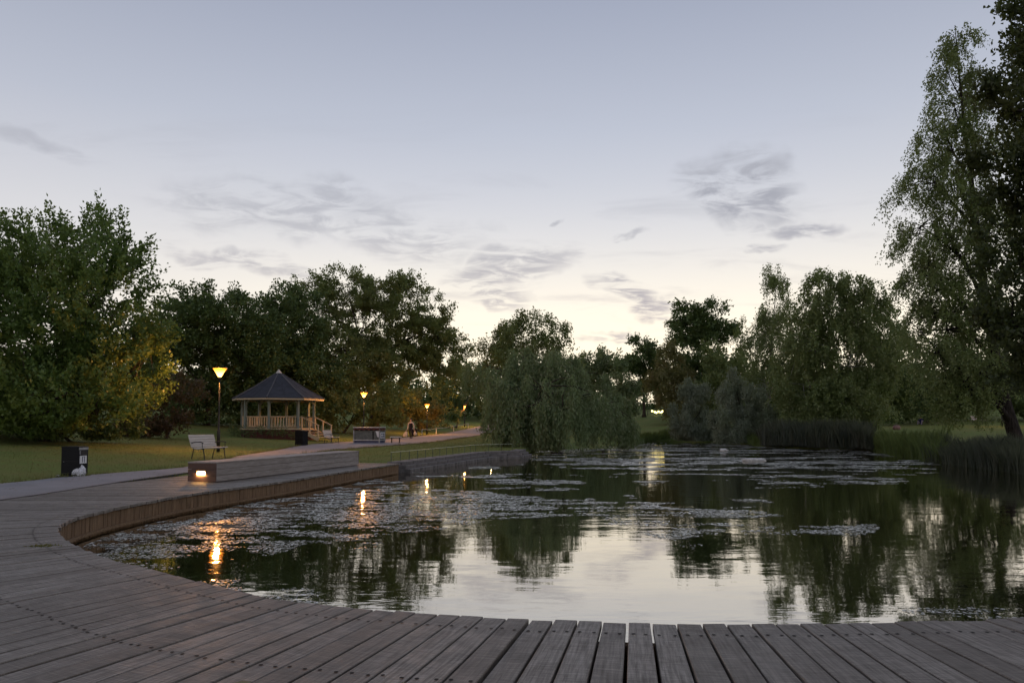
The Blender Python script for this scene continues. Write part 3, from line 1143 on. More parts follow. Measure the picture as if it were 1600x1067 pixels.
# ------------------------------------------------------------------ litter bins
def make_bin(label, loc, rz, wx, wy, h, detail=True):
    b = tag(empty('litter_bin', loc, rz), label, 'litter bin', 'black box litter bins')
    mb = MB()
    mb.box((0, 0, h / 2 + .012), (wx, wy, h - .06))
    mb.build('body', 'black_paint', b)
    mb = MB()
    mb.box((0, 0, 0.012), (wx - .05, wy - .05, 0.03))
    mb.build('plinth', 'dark_iron', b)
    mb = MB()
    mb.box((0, 0, h - .008), (wx + .012, wy + .012, 0.022), ch=.006)
    mb.build('lid', 'black_paint', b)
    for zz_ in (.10, h * .52):
        MB().box((0, -wy / 2 - .003, zz_), (wx * .94, .008, .006)).build('seam', 'dark_iron', b)
    if detail:
        MB().lathe([(.012, 0), (.012, .006), (.004, .008)], (-wx * .36, -wy / 2, h * .5), n=8).build('lock', 'galv', b)
        x = wx / 2 + 0.004
        MB().box((x, 0, h - .052), (0.014, wy * .96, 0.06)).build('rim', 'galv', b)
        MB().box((x, 0.0, h - .16), (0.016, wy * .8, 0.11)).build('opening', 'dark_iron', b)
        MB().box((x + .002, -wy * .38, h - .15), (0.02, 0.02, 0.09)).build('hinge', 'galv', b)
        lb = MB().box((x, -.01, h * .57), (0.008, wy * .72, 0.19)).build('notice', 'paper', b)
        mb = MB()
        mb.box((x + .006, -wy * .12, h * .57), (0.003, 0.035, 0.13))
        mb.box((x + .006, wy * .10, h * .575), (0.003, 0.03, 0.15))
        mb.box((x + .006, 0.0, h * .57 + .072), (0.003, wy * .3, 0.012))
        mb.build('pictogram', 'print_ink', lb)
    return b


p = PZ(118, 744, 0.02)
gp = (p.x - .12, p.y + .15)
make_bin('black litter bin on the grass edge with a white notice on its side', (gp[0], gp[1], H(*gp) + .0), R(-3), 0.44, 0.37, 0.75)
p = PZ(471, 695, 0.04)
make_bin('black litter bin between the gazebo and the asphalt path', (p.x, p.y, H(p.x, p.y)), R(-20), 0.55, 0.55, 0.92, False)
p = PD(672, 680, 72)
p.x = min(p.x, float(xl_path(72)) - .4)
make_bin('far dark litter bin beside the path and the low rope rail', (p.x, p.y, H(p.x, p.y)), 0, 0.55, 0.5, 0.72, False)

# plastic bag at the bin, scrap of paper
bm = bmesh.new()
bmesh.ops.create_icosphere(bm, subdivisions=3, radius=0.5)
for v in bm.verts:
    c_ = v.co.copy()
    k = 1 + 0.16 * math.sin(9 * c_.x + 4 * c_.z) * math.cos(7 * c_.y) + random.uniform(-.07, .07)
    v.co = c_ * k
    if v.co.z > .1:
        sh = max(0.18, 1 - (v.co.z - .1) * 1.7)
        v.co.x *= sh
        v.co.y *= sh
        v.co.z *= 1.35
    v.co.z = max(v.co.z, -.34)
me = bpy.data.meshes.new('plastic_bag')
bm.to_mesh(me)
bm.free()
me.materials.append(MATS['plastic_bag'])
o = link('plastic_bag', me)
o.scale = (0.31, 0.28, 0.36)
p = PZ(129, 743, 0.02)
o.location = (p.x, p.y - .14, H(p.x, p.y) + 0.13)
o.rotation_euler.z = 0.7
tag(o, 'knotted white plastic bag of rubbish on the ground against the litter bin', 'rubbish bag')
o = MB().add([(-.06, -.03, .0), (.0, -.05, .035), (.07, -.02, .0), (.05, .05, .03), (-.02, .04, .045), (-.07, .03, .005), (0, 0, .02)],
             [(0, 1, 6), (1, 2, 6), (2, 3, 6), (3, 4, 6), (4, 5, 6), (5, 0, 6), (0, 5, 4, 3, 2, 1)]).build('paper_scrap', 'paper')
p = PZ(90, 743, 0.03)
o.location = (p.x, p.y, H(p.x, p.y) + .005)
tag(o, 'crumpled white paper scrap on the grass beside the black bin', 'litter')


# ------------------------------------------------------------------ lamps
def make_lamp(name, label, loc, h, r, watts, col=(1.0, 0.47, 0.13), small=False, size=0.12, glass='lamp_glass', grp='lit park lamps'):
    b = tag(empty(name, loc), label, 'street lamp', grp)
    mb = MB()
    mb.lathe([(0.075, 0), (0.075, 0.9), (0.06, 0.95), (0.045, 1.0), (0.038, h * .6), (0.032, h - .12)], n=10)
    mb.build('pole', 'lamp_pole', b, True)
    mb = MB()
    mb.lathe([(0.05, h - .14), (0.06, h - .06), (0.07, h), (0.05, h + .015)], n=12)
    mb.build('collar', 'lamp_pole', b, True)
    mb = MB()
    hs = r * 1.28
    mb.lathe([(0.075, h + .012), (r * .5, h + hs * .42), (r * .97, h + hs * .97), (r, h + hs)], n=20)
    mb.build('glass_bowl', glass, b, True)
    mb = MB()
    mb.lathe([(r * 1.04, h + hs + .004), (r * 1.04, h + hs + .018), (r * .6, h + hs + .035), (0.02, h + hs + .045)], n=20)
    mb.build('cap', 'lamp_pole', b, True)
    if watts:
        l_ = bpy.data.lights.new('bulb', 'POINT')
        l_.energy = watts
        l_.color = col
        l_.shadow_soft_size = size
        lo = bpy.data.objects.new('bulb', l_)
        COL.objects.link(lo)
        lo.parent = b
        lo.location = (0, 0, h + hs * .55)
    return b


p = PD(341, 706, 33.2)
make_lamp('park_lamp', 'nearest lit lamp with a glowing cone bowl on a black pole behind the bench', (p.x, p.y, H(p.x, p.y)), 3.36, 0.30, 105)
p = PD(568, 690, 58)
make_lamp('park_lamp', 'lit cone lamp rising behind the grey and red kiosk', (p.x, p.y, H(p.x, p.y)), 3.42, 0.28, 130)
p = PD(667, 678, 77)
make_lamp('park_lamp', 'lit cone lamp in front of the orange-lit bush', (p.x, p.y, H(p.x, p.y)), 2.78, 0.28, 150)
p = PD(726, 674, 96)
make_lamp('park_lamp', 'small lit lamp on a pale post where the path bends away', (p.x, p.y, H(p.x, p.y)), 2.5, 0.17, 90)
p = PD(768, 668, 104)
make_lamp('park_lamp', 'far lit lamp glinting through the edge of the willow', (p.x, p.y, H(p.x, p.y)), 2.3, 0.28, 20, (1, .8, .5))
p = PD(1362, 668, 92)
make_lamp('park_lamp', 'far lamp shining pale between the dark trees across the pond', (p.x, p.y, H(p.x, p.y)), PD(1362, 627, 92).z - H(p.x, p.y), 0.17, 8, (1, .9, .7))
p = PD(1566, 668, 70)
make_lamp('park_lamp', 'far orange lamp beside the leaning birch trunk', (p.x, p.y, H(p.x, p.y)), PD(1566, 612, 70).z - H(p.x, p.y), 0.16, 30, (1, .5, .15))

# string of lights across the far lawn
d = 118
b = tag(empty('string_lights', PD(1028, 650, d)), 'sagging string of yellow lights low over the far lawn across the pond', 'string lights')
pl = [(1012, 644), (1019, 642), (1023, 643.5), (1025.5, 644.5), (1029, 643), (1032.5, 644.5), (1034.5, 643), (1036, 642), (1046, 644)]
mb = MB()
mb.tube([PD(x, y - 1, d) - b.location for x, y in pl], 0.02, 5)
mb.build('cable', 'dark_iron', b)
for x, y in pl[1:-1]:
    q = PD(x, y, d) - b.location
    MB().lathe([(0.03, -.16), (0.13, -.10), (0.16, 0), (0.12, .1), (0.04, .15)], tuple(q), n=8).build('bulb', 'bulb_yellow', b, True)
for x, y in (pl[0], pl[-1]):
    q = PD(x, y, d) - b.location
    g_ = H(q.x + b.location.x, q.y + b.location.y) - b.location.z
    MB().tube([(q.x, q.y, g_ - .1), (q.x, q.y, q.z + .2)], 0.05, 6).build('post', 'dark_iron', b)

# ------------------------------------------------------------------ gazebo
gc = PD(434, 682, 56)
gb = H(gc.x, gc.y)
gaz = tag(empty('gazebo', (gc.x, gc.y, gb), R(4)), 'eight-sided wooden gazebo with dark pointed roof and cream balustrade', 'gazebo')
FL, PR, EA = 0.72, 2.66, 0.72 + 2.27


def oct_pt(k, r_, z):          # k=0 faces the camera, going to the right
    a = R(45 * k)
    return Vector((r_ * math.sin(a), -r_ * math.cos(a), z))


MB().add([oct_pt(k, 2.86, FL - .10) for k in range(8)] + [oct_pt(k, 2.86, FL) for k in range(8)],
         [tuple(range(7, -1, -1)), tuple(range(8, 16))] + [(k, (k + 1) % 8, 8 + (k + 1) % 8, 8 + k) for k in range(8)]).build('floor', 'cream_wood', gaz)
for k in range(8):
    a_, b_ = oct_pt(k, 2.74, 0), oct_pt(k + 1, 2.74, 0)
    nn = 6
    for j in range(3):
        z = -0.22 + (FL - .10 + .22) * (j + .5) / 3
        MB().bar((a_.x, a_.y, z), (b_.x, b_.y, z), 0.03, (FL - .10 + .22) / 3 - .008).build('skirt_board', 'red_skirt', gaz)
for k in range(8):
    q = oct_pt(k, PR, 0)
    o = MB().box((q.x, q.y, (FL + EA) / 2), (0.17, 0.17, EA - FL), R(45 * k)).build('post', 'teal_post', gaz)
    br = MB()
    for sg in (-1, 1):
        nb_ = oct_pt(k + sg, PR, 0)
        dd = (nb_ - q).normalized()
        br.bar(q + dd * .09 + Vector((0, 0, EA - .42)), q + dd * .45 + Vector((0, 0, EA - .08)), .06, .07)
    br.build('brace', 'teal_post', o)
for k in range(8):
    a_, b_ = oct_pt(k, PR, EA - .06), oct_pt(k + 1, PR, EA - .06)
    MB().bar(a_, b_, .12, .16).build('head_beam', 'teal_post', gaz)
    if k == 1:
        continue
    dd = (b_ - a_).normalized()
    a2, b2 = a_ + dd * .09, b_ - dd * .09
    bal = empty('balustrade')
    bal.parent = gaz
    MB().bar((a2.x, a2.y, FL + .86), (b2.x, b2.y, FL + .86), .10, .05).build('top_rail', 'cream_wood', bal)
    MB().bar((a2.x, a2.y, FL + .12), (b2.x, b2.y, FL + .12), .06, .06).build('bottom_rail', 'cream_wood', bal)
    nbal = 9
    for j in range(nbal):
        t = (j + .5) / nbal
        q = a2.lerp(b2, t)
        MB().bar((q.x, q.y, FL + .15), (q.x, q.y, FL + .835), .035, .065, up=tuple(dd)).build('baluster', 'cream_wood', bal)
RO, AP = 3.42, EA + 2.02
roof = MB()
ez = EA - .06
for k in range(8):
    a_, b_ = oct_pt(k, RO, ez), oct_pt(k + 1, RO, ez)
    top = Vector((0, 0, AP))
    th = Vector((0, 0, .05))
    nrm = (b_ - a_).cross(top - a_).normalized()
    if nrm.z < 0:
        nrm = -nrm
    # slightly kicked eaves: two-pitch panel
    m0, m1 = a_.lerp(top, .42) - Vector((0, 0, .07)), b_.lerp(top, .42) - Vector((0, 0, .07))
    pn = MB().add([a_, b_, m1, m0, top, a_ - th, b_ - th, m1 - th, m0 - th, top - th], [(0, 1, 2, 3), (3, 2, 4), (6, 5, 8, 7), (7, 8, 9), (5, 6, 1, 0)]).build('roof_panel', 'roof_felt', gaz)
    MB().tube([a_ + Vector((0, 0, .01)), m0 + Vector((0, 0, .012)), top + Vector((0, 0, .0))], [.05, .045, .035], 6).build('hip_cap', 'ridge_metal', gaz)
    mid = a_.lerp(b_, .5)
    ms = m0.lerp(m1, .5)
    MB().tube([mid + Vector((0, 0, .0)), ms, ms.lerp(top, .6)], .014, 5).build('seam', 'roof_felt', pn)
    a3, b3 = oct_pt(k, RO - .015, ez - .10), oct_pt(k + 1, RO - .015, ez - .10)
    MB().bar(a3, b3, .03, .11).build('eaves_board', 'cream_wood', gaz)
MB().lathe([(.26, -.14), (.14, .0), (.05, .12), (.02, .16)], (0, 0, AP), n=8).build('finial_cap', 'zinc_cap', gaz)
# steps on the right-hand side
st = empty('steps')
st.parent = gaz
da = R(67.5)
sdv = Vector((math.sin(da), -math.cos(da), 0))
sl = Vector((-sdv.y, sdv.x, 0))
r0 = PR * math.cos(R(22.5)) + .14
for j in range(4):
    z = FL - .17 * (j + 1)
    c_ = sdv * (r0 + .16 + .33 * j)
    MB().box((c_.x, c_.y, z + .02), (.34, 1.62, .04), da - R(90)).build('tread', 'cream_wood', st)
for sg in (-1, 1):
    a_ = sdv * (r0) + sl * sg * .86
    b_ = sdv * (r0 + 1.55) + sl * sg * .86
    MB().bar((a_.x, a_.y, FL - .16), (b_.x, b_.y, FL - .16 - .66), .05, .26).build('stringer', 'cream_wood', st)
    MB().bar((a_.x, a_.y, FL + .86), (b_.x, b_.y, FL + .86 - .66), .07, .06).build('handrail', 'cream_wood', st)
    for t in (.06, .5, .96):
        q = a_.lerp(b_, t)
        MB().box((q.x, q.y, FL - .66 * t + .40), (.08, .08, .94), da).build('newel', 'cream_wood', st)

# ------------------------------------------------------------------ kiosk-like box by the path
kp = PD(577, 691, 51)
kz = max(H(kp.x, kp.y), 0)
ki = tag(empty('display_box', (kp.x, kp.y, kz), R(-14)), 'low grey and dark red box with pale rims and a notice beside the path', 'kiosk')
KW, KD, KH = 1.95, 0.95, 1.08
MB().box((0, 0, .10), (KW - .1, KD - .1, .20)).build('base', 'kiosk_blue', ki)
MB().box((0, 0, KH - .10), (KW, KD, .16)).build('red_band', 'kiosk_red', ki)
for k in range(5):
    MB().box((-KW / 2 + .26 + k * .36, -KD / 2 - .006, KH - .16), (.2, .02, .07)).build('dark_slot', 'black_paint', ki)
for sx in (-1, 1):
    for sy in (-1, 1):
        MB().box((sx * (KW / 2 - .035), sy * (KD / 2 - .035), KH / 2), (.07, .07, KH)).build('corner_post', 'galv', ki)
MB().box((0, 0, KH * .5), (KW - .14, KD - .12, KH - .42)).build('panel', 'kiosk_grey', ki)
MB().box((0, 0, KH + .015), (KW + .04, KD + .04, .045), ch=.01).build('top_rim', 'white_paint', ki)
MB().box((0, 0, .235), (KW + .03, KD + .03, .05)).build('lower_rim', 'white_paint', ki)
MB().box((KW / 2 - .5, -KD / 2 + .045, KH * .5), (.05, .06, KH - .5)).build('mullion', 'black_paint', ki)
MB().add([(KW / 2 - .30, -KD / 2 - .012, KH * .78), (KW / 2 - .06, -KD / 2 - .012, KH * .78), (KW / 2 - .06, -KD / 2 - .012, KH * .40), (KW / 2 - .16, -KD / 2 - .012, KH * .42),
          (KW / 2 - .30, -KD / 2, KH * .78), (KW / 2 - .06, -KD / 2, KH * .78), (KW / 2 - .06, -KD / 2, KH * .40), (KW / 2 - .16, -KD / 2, KH * .42)],
         [(3, 2, 1, 0), (4, 5, 6, 7), (0, 1, 5, 4), (1, 2, 6, 5), (2, 3, 7, 6), (3, 0, 4, 7)]).build('torn_notice', 'paper', ki)
ps = MB().box((KW / 2 - .035, 0, KH * .52), (.10, KD * .68, KH * .38)).build('poster', 'paper', ki)
pm = MB()
for yy, zz, sy, sz in ((-.15, .08, .2, .11), (.14, .07, .22, .12), (-.13, -.09, .24, .1), (.16, -.08, .2, .12)):
    pm.box((KW / 2 + .02, yy, KH * .52 + zz), (.006, sy, sz))
pm.build('print', 'print_ink', ps)
o = tag(empty('plank_seat', (kp.x + 1.75, kp.y + .4, max(H(kp.x + 1.75, kp.y + .4), 0))), 'short white plank seat at the end of the red and grey box', 'seat')
MB().box((0, 0, .43), (.75, .32, .06), ch=.01).build('seat', 'white_paint', o)
for sx in (-.27, .27):
    MB().box((sx, 0, .20), (.05, .26, .42)).build('leg', 'dark_iron', o)

# low rope rail by the far bin, small marker post
rr = tag(empty('rope_rail', (0, 0, 0)), 'low pale rail on short posts along the far side of the path', 'rail')
pp = [(669, 74), (697, 79), (715, 86), (736, 93)]
rp = []
for x, dd in pp:
    q = PD(x, 676, dd)
    q.x = min(q.x, float(xl_path(dd)) - .25)
    z = H(q.x, q.y)
    rp.append(Vector((q.x, q.y, z + .62)))
    MB().box((q.x, q.y, z + .31), (.07, .07, .66)).build('post', 'white_paint', rr)
for a_, b_ in zip(rp[:-1], rp[1:]):
    md = a_.lerp(b_, .5) - Vector((0, 0, .08))
    MB().tube([a_, md, b_], .022, 5).build('rope', 'tote', rr)
q = PD(617, 688, 60)
q.x = min(q.x, float(xl_path(60)) - .2)
o = MB().box((0, 0, .24), (.09, .09, .50), ch=.02).box((0, 0, .46), (.10, .10, .05)).build('marker_post', 'white_paint')
o.location = (q.x, q.y, H(q.x, q.y))
tag(o, 'short pale marker post at the path edge between the kiosk and the walker', 'post')


# ------------------------------------------------------------------ people
def skin_body(name, verts, edges, radii, zones, root=0, sub=2):
    me = bpy.data.meshes.new(name)
    me.from_pydata(verts, edges, [])
    o = bpy.data.objects.new(name, me)
    COL.objects.link(o)
    md = o.modifiers.new('skin', 'SKIN')
    for i, r_ in enumerate(radii):
        sv = me.skin_vertices[0].data[i]
        sv.radius = (r_, r_) if not isinstance(r_, tuple) else r_
        sv.use_root = (i == root)
    o.modifiers.new('sub', 'SUBSURF').levels = sub
    o.modifiers['sub'].render_levels = sub
    dg = bpy.context.evaluated_depsgraph_get()
    me2 = bpy.data.meshes.new_from_object(o.evaluated_get(dg))
    bpy.data.objects.remove(o)
    mats_, fn = zones
    me2.materials.clear()
    for k in mats_:
        me2.materials.append(MATS[k])
    for p_ in me2.polygons:
        p_.material_index = fn(p_.center)
        p_.use_smooth = True
    return link(name, me2)


# walker on the path: pale sleeves, dark dungarees, a bag in each hand
V = [(0, 0, .93), (0, 0, 1.08), (0, -.01, 1.27), (0, 0, 1.42), (0, -.01, 1.50), (0, -.025, 1.60), (0, -.02, 1.70),
     (.10, 0, .88), (.11, -.10, .50), (.10, -.03, .09), (.10, -.17, .03),
     (-.10, 0, .88), (-.11, .07, .50), (-.10, .22, .13), (-.10, .10, .05),
     (.18, 0, 1.39), (.26, .02, 1.13), (.28, -.05, .88), (.285, -.08, .78),
     (-.18, 0, 1.39), (-.26, .01, 1.13), (-.28, -.03, .88), (-.285, -.05, .78)]
Ed = [(0, 1), (1, 2), (2, 3), (3, 4), (4, 5), (5, 6), (0, 7), (7, 8), (8, 9), (9, 10), (0, 11), (11, 12), (12, 13), (13, 14),
      (3, 15), (15, 16), (16, 17), (17, 18), (3, 19), (19, 20), (20, 21), (21, 22)]
Rd = [(.16, .12), (.14, .11), (.165, .12), (.12, .09), .055, (.085, .10), (.075, .085), (.095, .10), .068, .045, .04, (.095, .10), .068, .045, .04, .07, .05, .04, .035, .07, .05, .04, .035]


def zone_walk(c_):
    if c_.z > 1.47:
        return 1
    if abs(c_.x) > .215 and c_.z < .86:
        return 1
    if abs(c_.x) > .15 and c_.z > .86:
        return 2
    if c_.z > 1.37:
        return 2
    return 0


pe = skin_body('person', V, Ed, Rd, (['cloth_dark', 'skin', 'shirt_pale'], zone_walk))
q = PZ(642, 686.3, .03)
pe.location = (q.x, q.y, .03 + .0)
pe.rotation_euler.z = R(-8)
tag(pe, 'person in dark overalls and pale sleeves walking on the path with bags', 'person')
hm = MB()
hm.lathe([(.02, .115), (.07, .10), (.098, .05), (.105, -.02), (.095, -.10), (.07, -.15)], (0, .025, 1.665), n=12)
hm.build('hair', 'hair', pe, True)
for sx, lb in ((-1, 'pale bulging bag hanging from the walker\'s hand on the lawn side'), (1, 'smaller pale bag hanging from the walker\'s hand on the pond side')):
    k = 1.0 if sx < 0 else .72
    c_ = pe.matrix_basis @ Vector((sx * (.30 + .09 * k), -.08, .76))
    bgm = MB()
    pr = [(0, .08, .02, 0), (-.08, .13, .05, 0), (-.24, .20, .09, 0), (-.40, .21, .10, 0), (-.46, .14, .06, 0)]
    vs = []
    for dz_, wx_, wy_, _ in pr:
        for a_ in range(8):
            an = a_ * math.pi / 4
            vs.append((c_.x + k * (wx_ * math.cos(an) * (1 + .1 * math.sin(5 * dz_ + a_)) + sx * -dz_ * .18), c_.y + wy_ * k * math.sin(an), c_.z - .07 + dz_ * k))
    fs = [(i * 8 + a_, i * 8 + (a_ + 1) % 8, i * 8 + 8 + (a_ + 1) % 8, i * 8 + 8 + a_) for i in range(4) for a_ in range(8)] + [tuple(range(8)), tuple(range(39, 31, -1))]
    bgm.add(vs, fs)
    for e_ in (-.05, .05):
        bgm.tube([(c_.x + e_ * k, c_.y, c_.z - .08), (c_.x + e_ * .5, c_.y, c_.z + .02), (c_.x - sx * .06 * k, c_.y, c_.z + .05)], .008, 4)
    o = bgm.build('carrier_bag', 'tote', None, True)
    tag(o, lb, 'bag', 'bags held by the walker')

# seated figure on the far lawn
V = [(0, 0, .14), (0, .02, .30), (0, .0, .48), (0, -.02, .60), (0, -.03, .66), (0, -.06, .76), (0, -.06, .86),
     (.10, -.06, .13), (.17, -.36, .40), (.15, -.58, .06), (.15, -.70, .04), (-.10, -.06, .13), (-.2, -.42, .34), (-.17, -.66, .06), (-.17, -.78, .04),
     (.18, -.02, .57), (.26, -.14, .38), (.17, -.34, .44), (.12, -.40, .45), (-.18, -.02, .57), (-.27, -.10, .36), (-.2, -.34, .40), (-.14, -.42, .42)]
ps = skin_body('person', V, Ed, Rd, (['cloth_blue', 'skin', 'cloth_lilac'], lambda c_: 1 if c_.z > .64 else (2 if c_.y < -.12 and c_.z < .5 else 0)))
q = PD(1439, 668, 80)
ps.location = (q.x, q.y, H(q.x, q.y))
ps.rotation_euler.z = R(-40)
ps.scale = (1.0, 1.0, 1.0)
tag(ps, 'person in blue top sitting on the grass across the pond', 'person')
MB().lathe([(.02, .115), (.07, .10), (.1, .05), (.105, -.02), (.09, -.09)], (0, -.035, .82), n=12).build('hair', 'hair', ps, True)
q = PD(1401, 674, 68)
o = MB().lathe([(.24, .0), (.33, .06), (.35, .22), (.30, .36), (.22, .40), (.05, .42)], n=12)
o.tube([(-.2, 0, .38), (-.1, 0, .5), (.1, 0, .5), (.2, 0, .38)], .02, 5)
o = o.build('picnic_bag', 'pink_bag', None, True)
o.location = (q.x, q.y, H(q.x, q.y))
o.scale = (1, .7, 1)
tag(o, 'dull pink picnic bag lying on the grass across the pond', 'bag')


# ------------------------------------------------------------------ trees
def L(x, y, rx, ry, d, k=1.0, depth=None):
    c_ = PD(x, y, d)
    return (np.array(c_), np.array([rx * d / F, (depth if depth else (rx + ry) / 2 * d / F), ry * d / F]), k)


def unit(a):
    return a / (np.linalg.norm(a, axis=-1, keepdims=True) + 1e-9)


def make_leaves(lobes, nclump, nleaf, leaf, style, tw, zmin=None, spread=0.16):
    bf, bj = (9, .55) if style == 'willow' else (4, 1.0)
    vol = np.array([(l[1].prod()) ** (2 / 3) * l[2] for l in lobes])
    cnt = np.maximum((vol / vol.sum() * nclump).astype(int), 3)
    P0, OUT = [], []
    for (c_, r_, k), n_ in zip(lobes, cnt):
        nb_ = max(n_ // bf, 9)
        ub = unit(rng.normal(size=(nb_, 3)))
        rb = (0.30 + 0.74 * np.sqrt(rng.random((nb_, 1)))) * (1 + 0.08 * rng.normal(size=(nb_, 1)))
        w_ = rng.integers(0, nb_, n_)
        P0.append(c_ + r_ * (ub[w_] * rb[w_] + rng.normal(size=(n_, 3)) * np.array([.17, .17, .13]) * bj))
        OUT.append(ub[w_])
    P0 = np.concatenate(P0)
    OUT = unit(np.concatenate(OUT) + rng.normal(size=P0.shape) * .35)
    n_ = len(P0)
    Lt = tw * (0.6 + 0.8 * rng.random((n_, 1)))
    up = np.array([0, 0, 1.0])
    s = rng.random((n_, nleaf, 1)) ** .8
    p0, o_, l_ = P0[:, None, :], OUT[:, None, :], Lt[:, None, :]
    if style == 'shoot':
        dirv_ = unit(o_ * .7 + up * .75)
        pos = p0 + dirv_ * l_ * s
        tan = np.broadcast_to(dirv_, pos.shape)
    elif style == 'birch':
        hor = o_ * np.array([1, 1, .25])
        pos = p0 + hor * l_ * .55 * s - up * l_ * .95 * s ** 1.6
        tan = unit(hor * .4 - up * 1.4 * s)
    elif style == 'willow':
        hor = o_ * np.array([1, 1, 0.1])
        pos = p0 + hor * l_ * .28 * np.sqrt(s) - up * l_ * s ** 1.15
        tan = unit(hor * .12 - up)
    else:
        dirv_ = unit(o_ + up * .15)
        pos = p0 + dirv_ * l_ * s
        tan = np.broadcast_to(dirv_, pos.shape)
    pos = pos + rng.normal(size=pos.shape) * spread * (np.array([1, 1, .8]))
    pos = pos.reshape(-1, 3)
    tan = np.ascontiguousarray(np.broadcast_to(tan, (n_, nleaf, 3))).reshape(-1, 3)
    m_ = len(pos)
    wob = .35 if style == 'willow' else .9
    d_ = unit(tan + rng.normal(size=(m_, 3)) * wob)
    sd = unit(np.cross(d_, rng.normal(size=(m_, 3)) + (np.array([0, 0, .6]))))
    nm = np.cross(d_, sd)
    ln = leaf[0] * (.65 + .7 * rng.random((m_, 1)))
    wd = leaf[1] * (.65 + .7 * rng.random((m_, 1)))
    fold = nm * wd * .25
    Q = np.stack([pos, pos + d_ * ln * .45 + sd * wd * .5 + fold, pos + d_ * ln, pos + d_ * ln * .45 - sd * wd * .5 + fold], axis=1)
    if zmin is not None:
        Q = Q[Q[:, :, 2].min(axis=1) > zmin]
    return Q, P0


def make_tree(name, label, cat, base, lobes, nclump, nleaf, leaf, style, tw, lm, bark='bark', trunk=None, tr=0.25, zmin=None, spread=0.16, group=None, nbranch=70, kind=None, limbs=True):
    bx, by = base[0], base[1]
    bz = H(bx, by) - 0.12
    t = tag(empty(name, (bx, by, bz)), label, cat, group, kind)
    Q, P0 = make_leaves(lobes, nclump, nleaf, leaf, style, tw, zmin if zmin is not None else bz + .15, spread)
    Q = Q - np.array([bx, by, bz])
    quad_mesh('crown', Q, lm, t)
    if trunk is None:
        top = max(lobes, key=lambda q: q[0][2])[0]
        trunk = [(bx, by, bz), (bx * .7 + top[0] * .3 + random.uniform(-.2, .2), by * .7 + top[1] * .3, bz * .6 + top[2] * .4), tuple(top)]
    tp = catmull([Vector(p_) - Vector((bx, by, bz)) for p_ in trunk], 6)
    nt_ = len(tp)
    mb = MB()
    rad = [tr * (1 - .96 * (i / (nt_ - 1)) ** .75) + (0.35 * tr if i == 0 else 0) for i in range(nt_)]
    mb.tube(tp, rad, 8)
    mb2 = MB()
    zs = np.array([p_.z for p_ in tp])
    limb = []
    for (c_, r_, k) in lobes:
        c_ = Vector(c_) - Vector((bx, by, bz))
        i = int(np.argmin(np.abs(zs - (c_.z - r_[2] * .8 - (Vector((c_.x, c_.y, 0)) - Vector((tp[0].x, tp[0].y, 0))).length * .35))))
        i = max(i, 3)
        a_ = tp[i]
        md = a_.lerp(c_, .5) + Vector((random.uniform(-.1, .1), random.uniform(-.1, .1), .12)) * (c_ - a_).length
        pts = catmull([a_, md, c_ + Vector((0, 0, r_[2] * .3))], 4)
        r0_ = min(rad[i] * .62, tr * .5)
        if limbs:
            mb2.tube(pts, [r0_ * (1 - .75 * j / (len(pts) - 1)) for j in range(len(pts))], 6)
        limb.append((pts, r0_))
    idx = rng.choice(len(P0), min(nbranch, len(P0)), replace=False)
    for j in idx:
        e_ = Vector(P0[j]) - Vector((bx, by, bz))
        best, bd = None, 1e9
        for pts, r0_ in limb:
            q_ = pts[random.randint(len(pts) // 2, len(pts) - 1)]
            dd = (q_ - e_).length
            if dd < bd:
                best, bd, br = q_, dd, r0_
        md = best.lerp(e_, .5) + Vector((random.uniform(-.1, .1), random.uniform(-.1, .1), .06)) * bd
        mb2.tube([best, md, e_], [br * .28, br * .18, br * .05], 4, cap=False)
    mb.build('trunk', bark, t, True)
    if mb2.v:
        tag(mb2.build('branches', bark, t, True), kind='stuff')
    return t


TB = 'broadleaf trees and shrubs round the pond'
# big cherry-like tree at the left
d = 33
make_tree('cherry_tree', 'large spreading green tree whose lower leaves glow yellow by the nearest lamp', 'tree', (-21.0, 33.5),
          [L(50, 520, 130, 120, d), L(150, 490, 80, 90, d - 1), L(30, 418, 85, 62, d), L(180, 560, 58, 68, d), L(-70, 520, 140, 130, d + 1), L(110, 628, 130, 48, d - 2), L(212, 598, 40, 38, d - .5), L(225, 545, 26, 32, d), L(150, 655, 60, 22, d - 2), L(60, 655, 60, 24, d - 3),
           L(120, 410, 70, 55, d), L(190, 440, 30, 40, d), L(-40, 620, 100, 60, d - 2), L(10, 650, 90, 26, d - 2)],
          2100, 46, (0.17, 0.105), 'shoot', 1.15, 'leaf_cherry', tr=.32, spread=.10, nbranch=420, group=TB)
make_tree('understory_shrub', 'dark leafy thicket at the foot of the large spreading tree', 'shrub', (-20.2, 34.2),
          [L(40, 640, 70, 36, 34), L(120, 648, 60, 30, 34), L(-30, 640, 60, 40, 34), L(180, 655, 40, 22, 35), L(80, 660, 60, 18, 33)], 420, 40, (0.16, 0.10), 'broad', .45, 'leaf_dark', tr=.1, spread=.14, nbranch=30, group=TB)
make_tree('dark_shrub', 'dark reddish-brown shrub behind the nearest lamp pole', 'shrub', (-20.8, 44.5),
          [L(250, 640, 52, 40, 44), L(285, 615, 30, 40, 45), L(215, 650, 40, 28, 44)], 220, 40, (0.17, 0.11), 'broad', .5, 'leaf_redbush', tr=.1, nbranch=30, group=TB)
make_tree('dense_tree', 'dense dark tree rising behind the nearest lamp', 'tree', (-26, 63),
          [L(335, 505, 55, 48, 62), L(285, 520, 50, 48, 63), L(385, 520, 45, 50, 64), L(270, 560, 55, 50, 63), L(380, 570, 50, 42, 63), L(325, 545, 40, 22, 63)],
          1050, 44, (0.25, 0.16), 'broad', .8, 'leaf_dark', tr=.3, spread=.22, nbranch=110, group=TB)
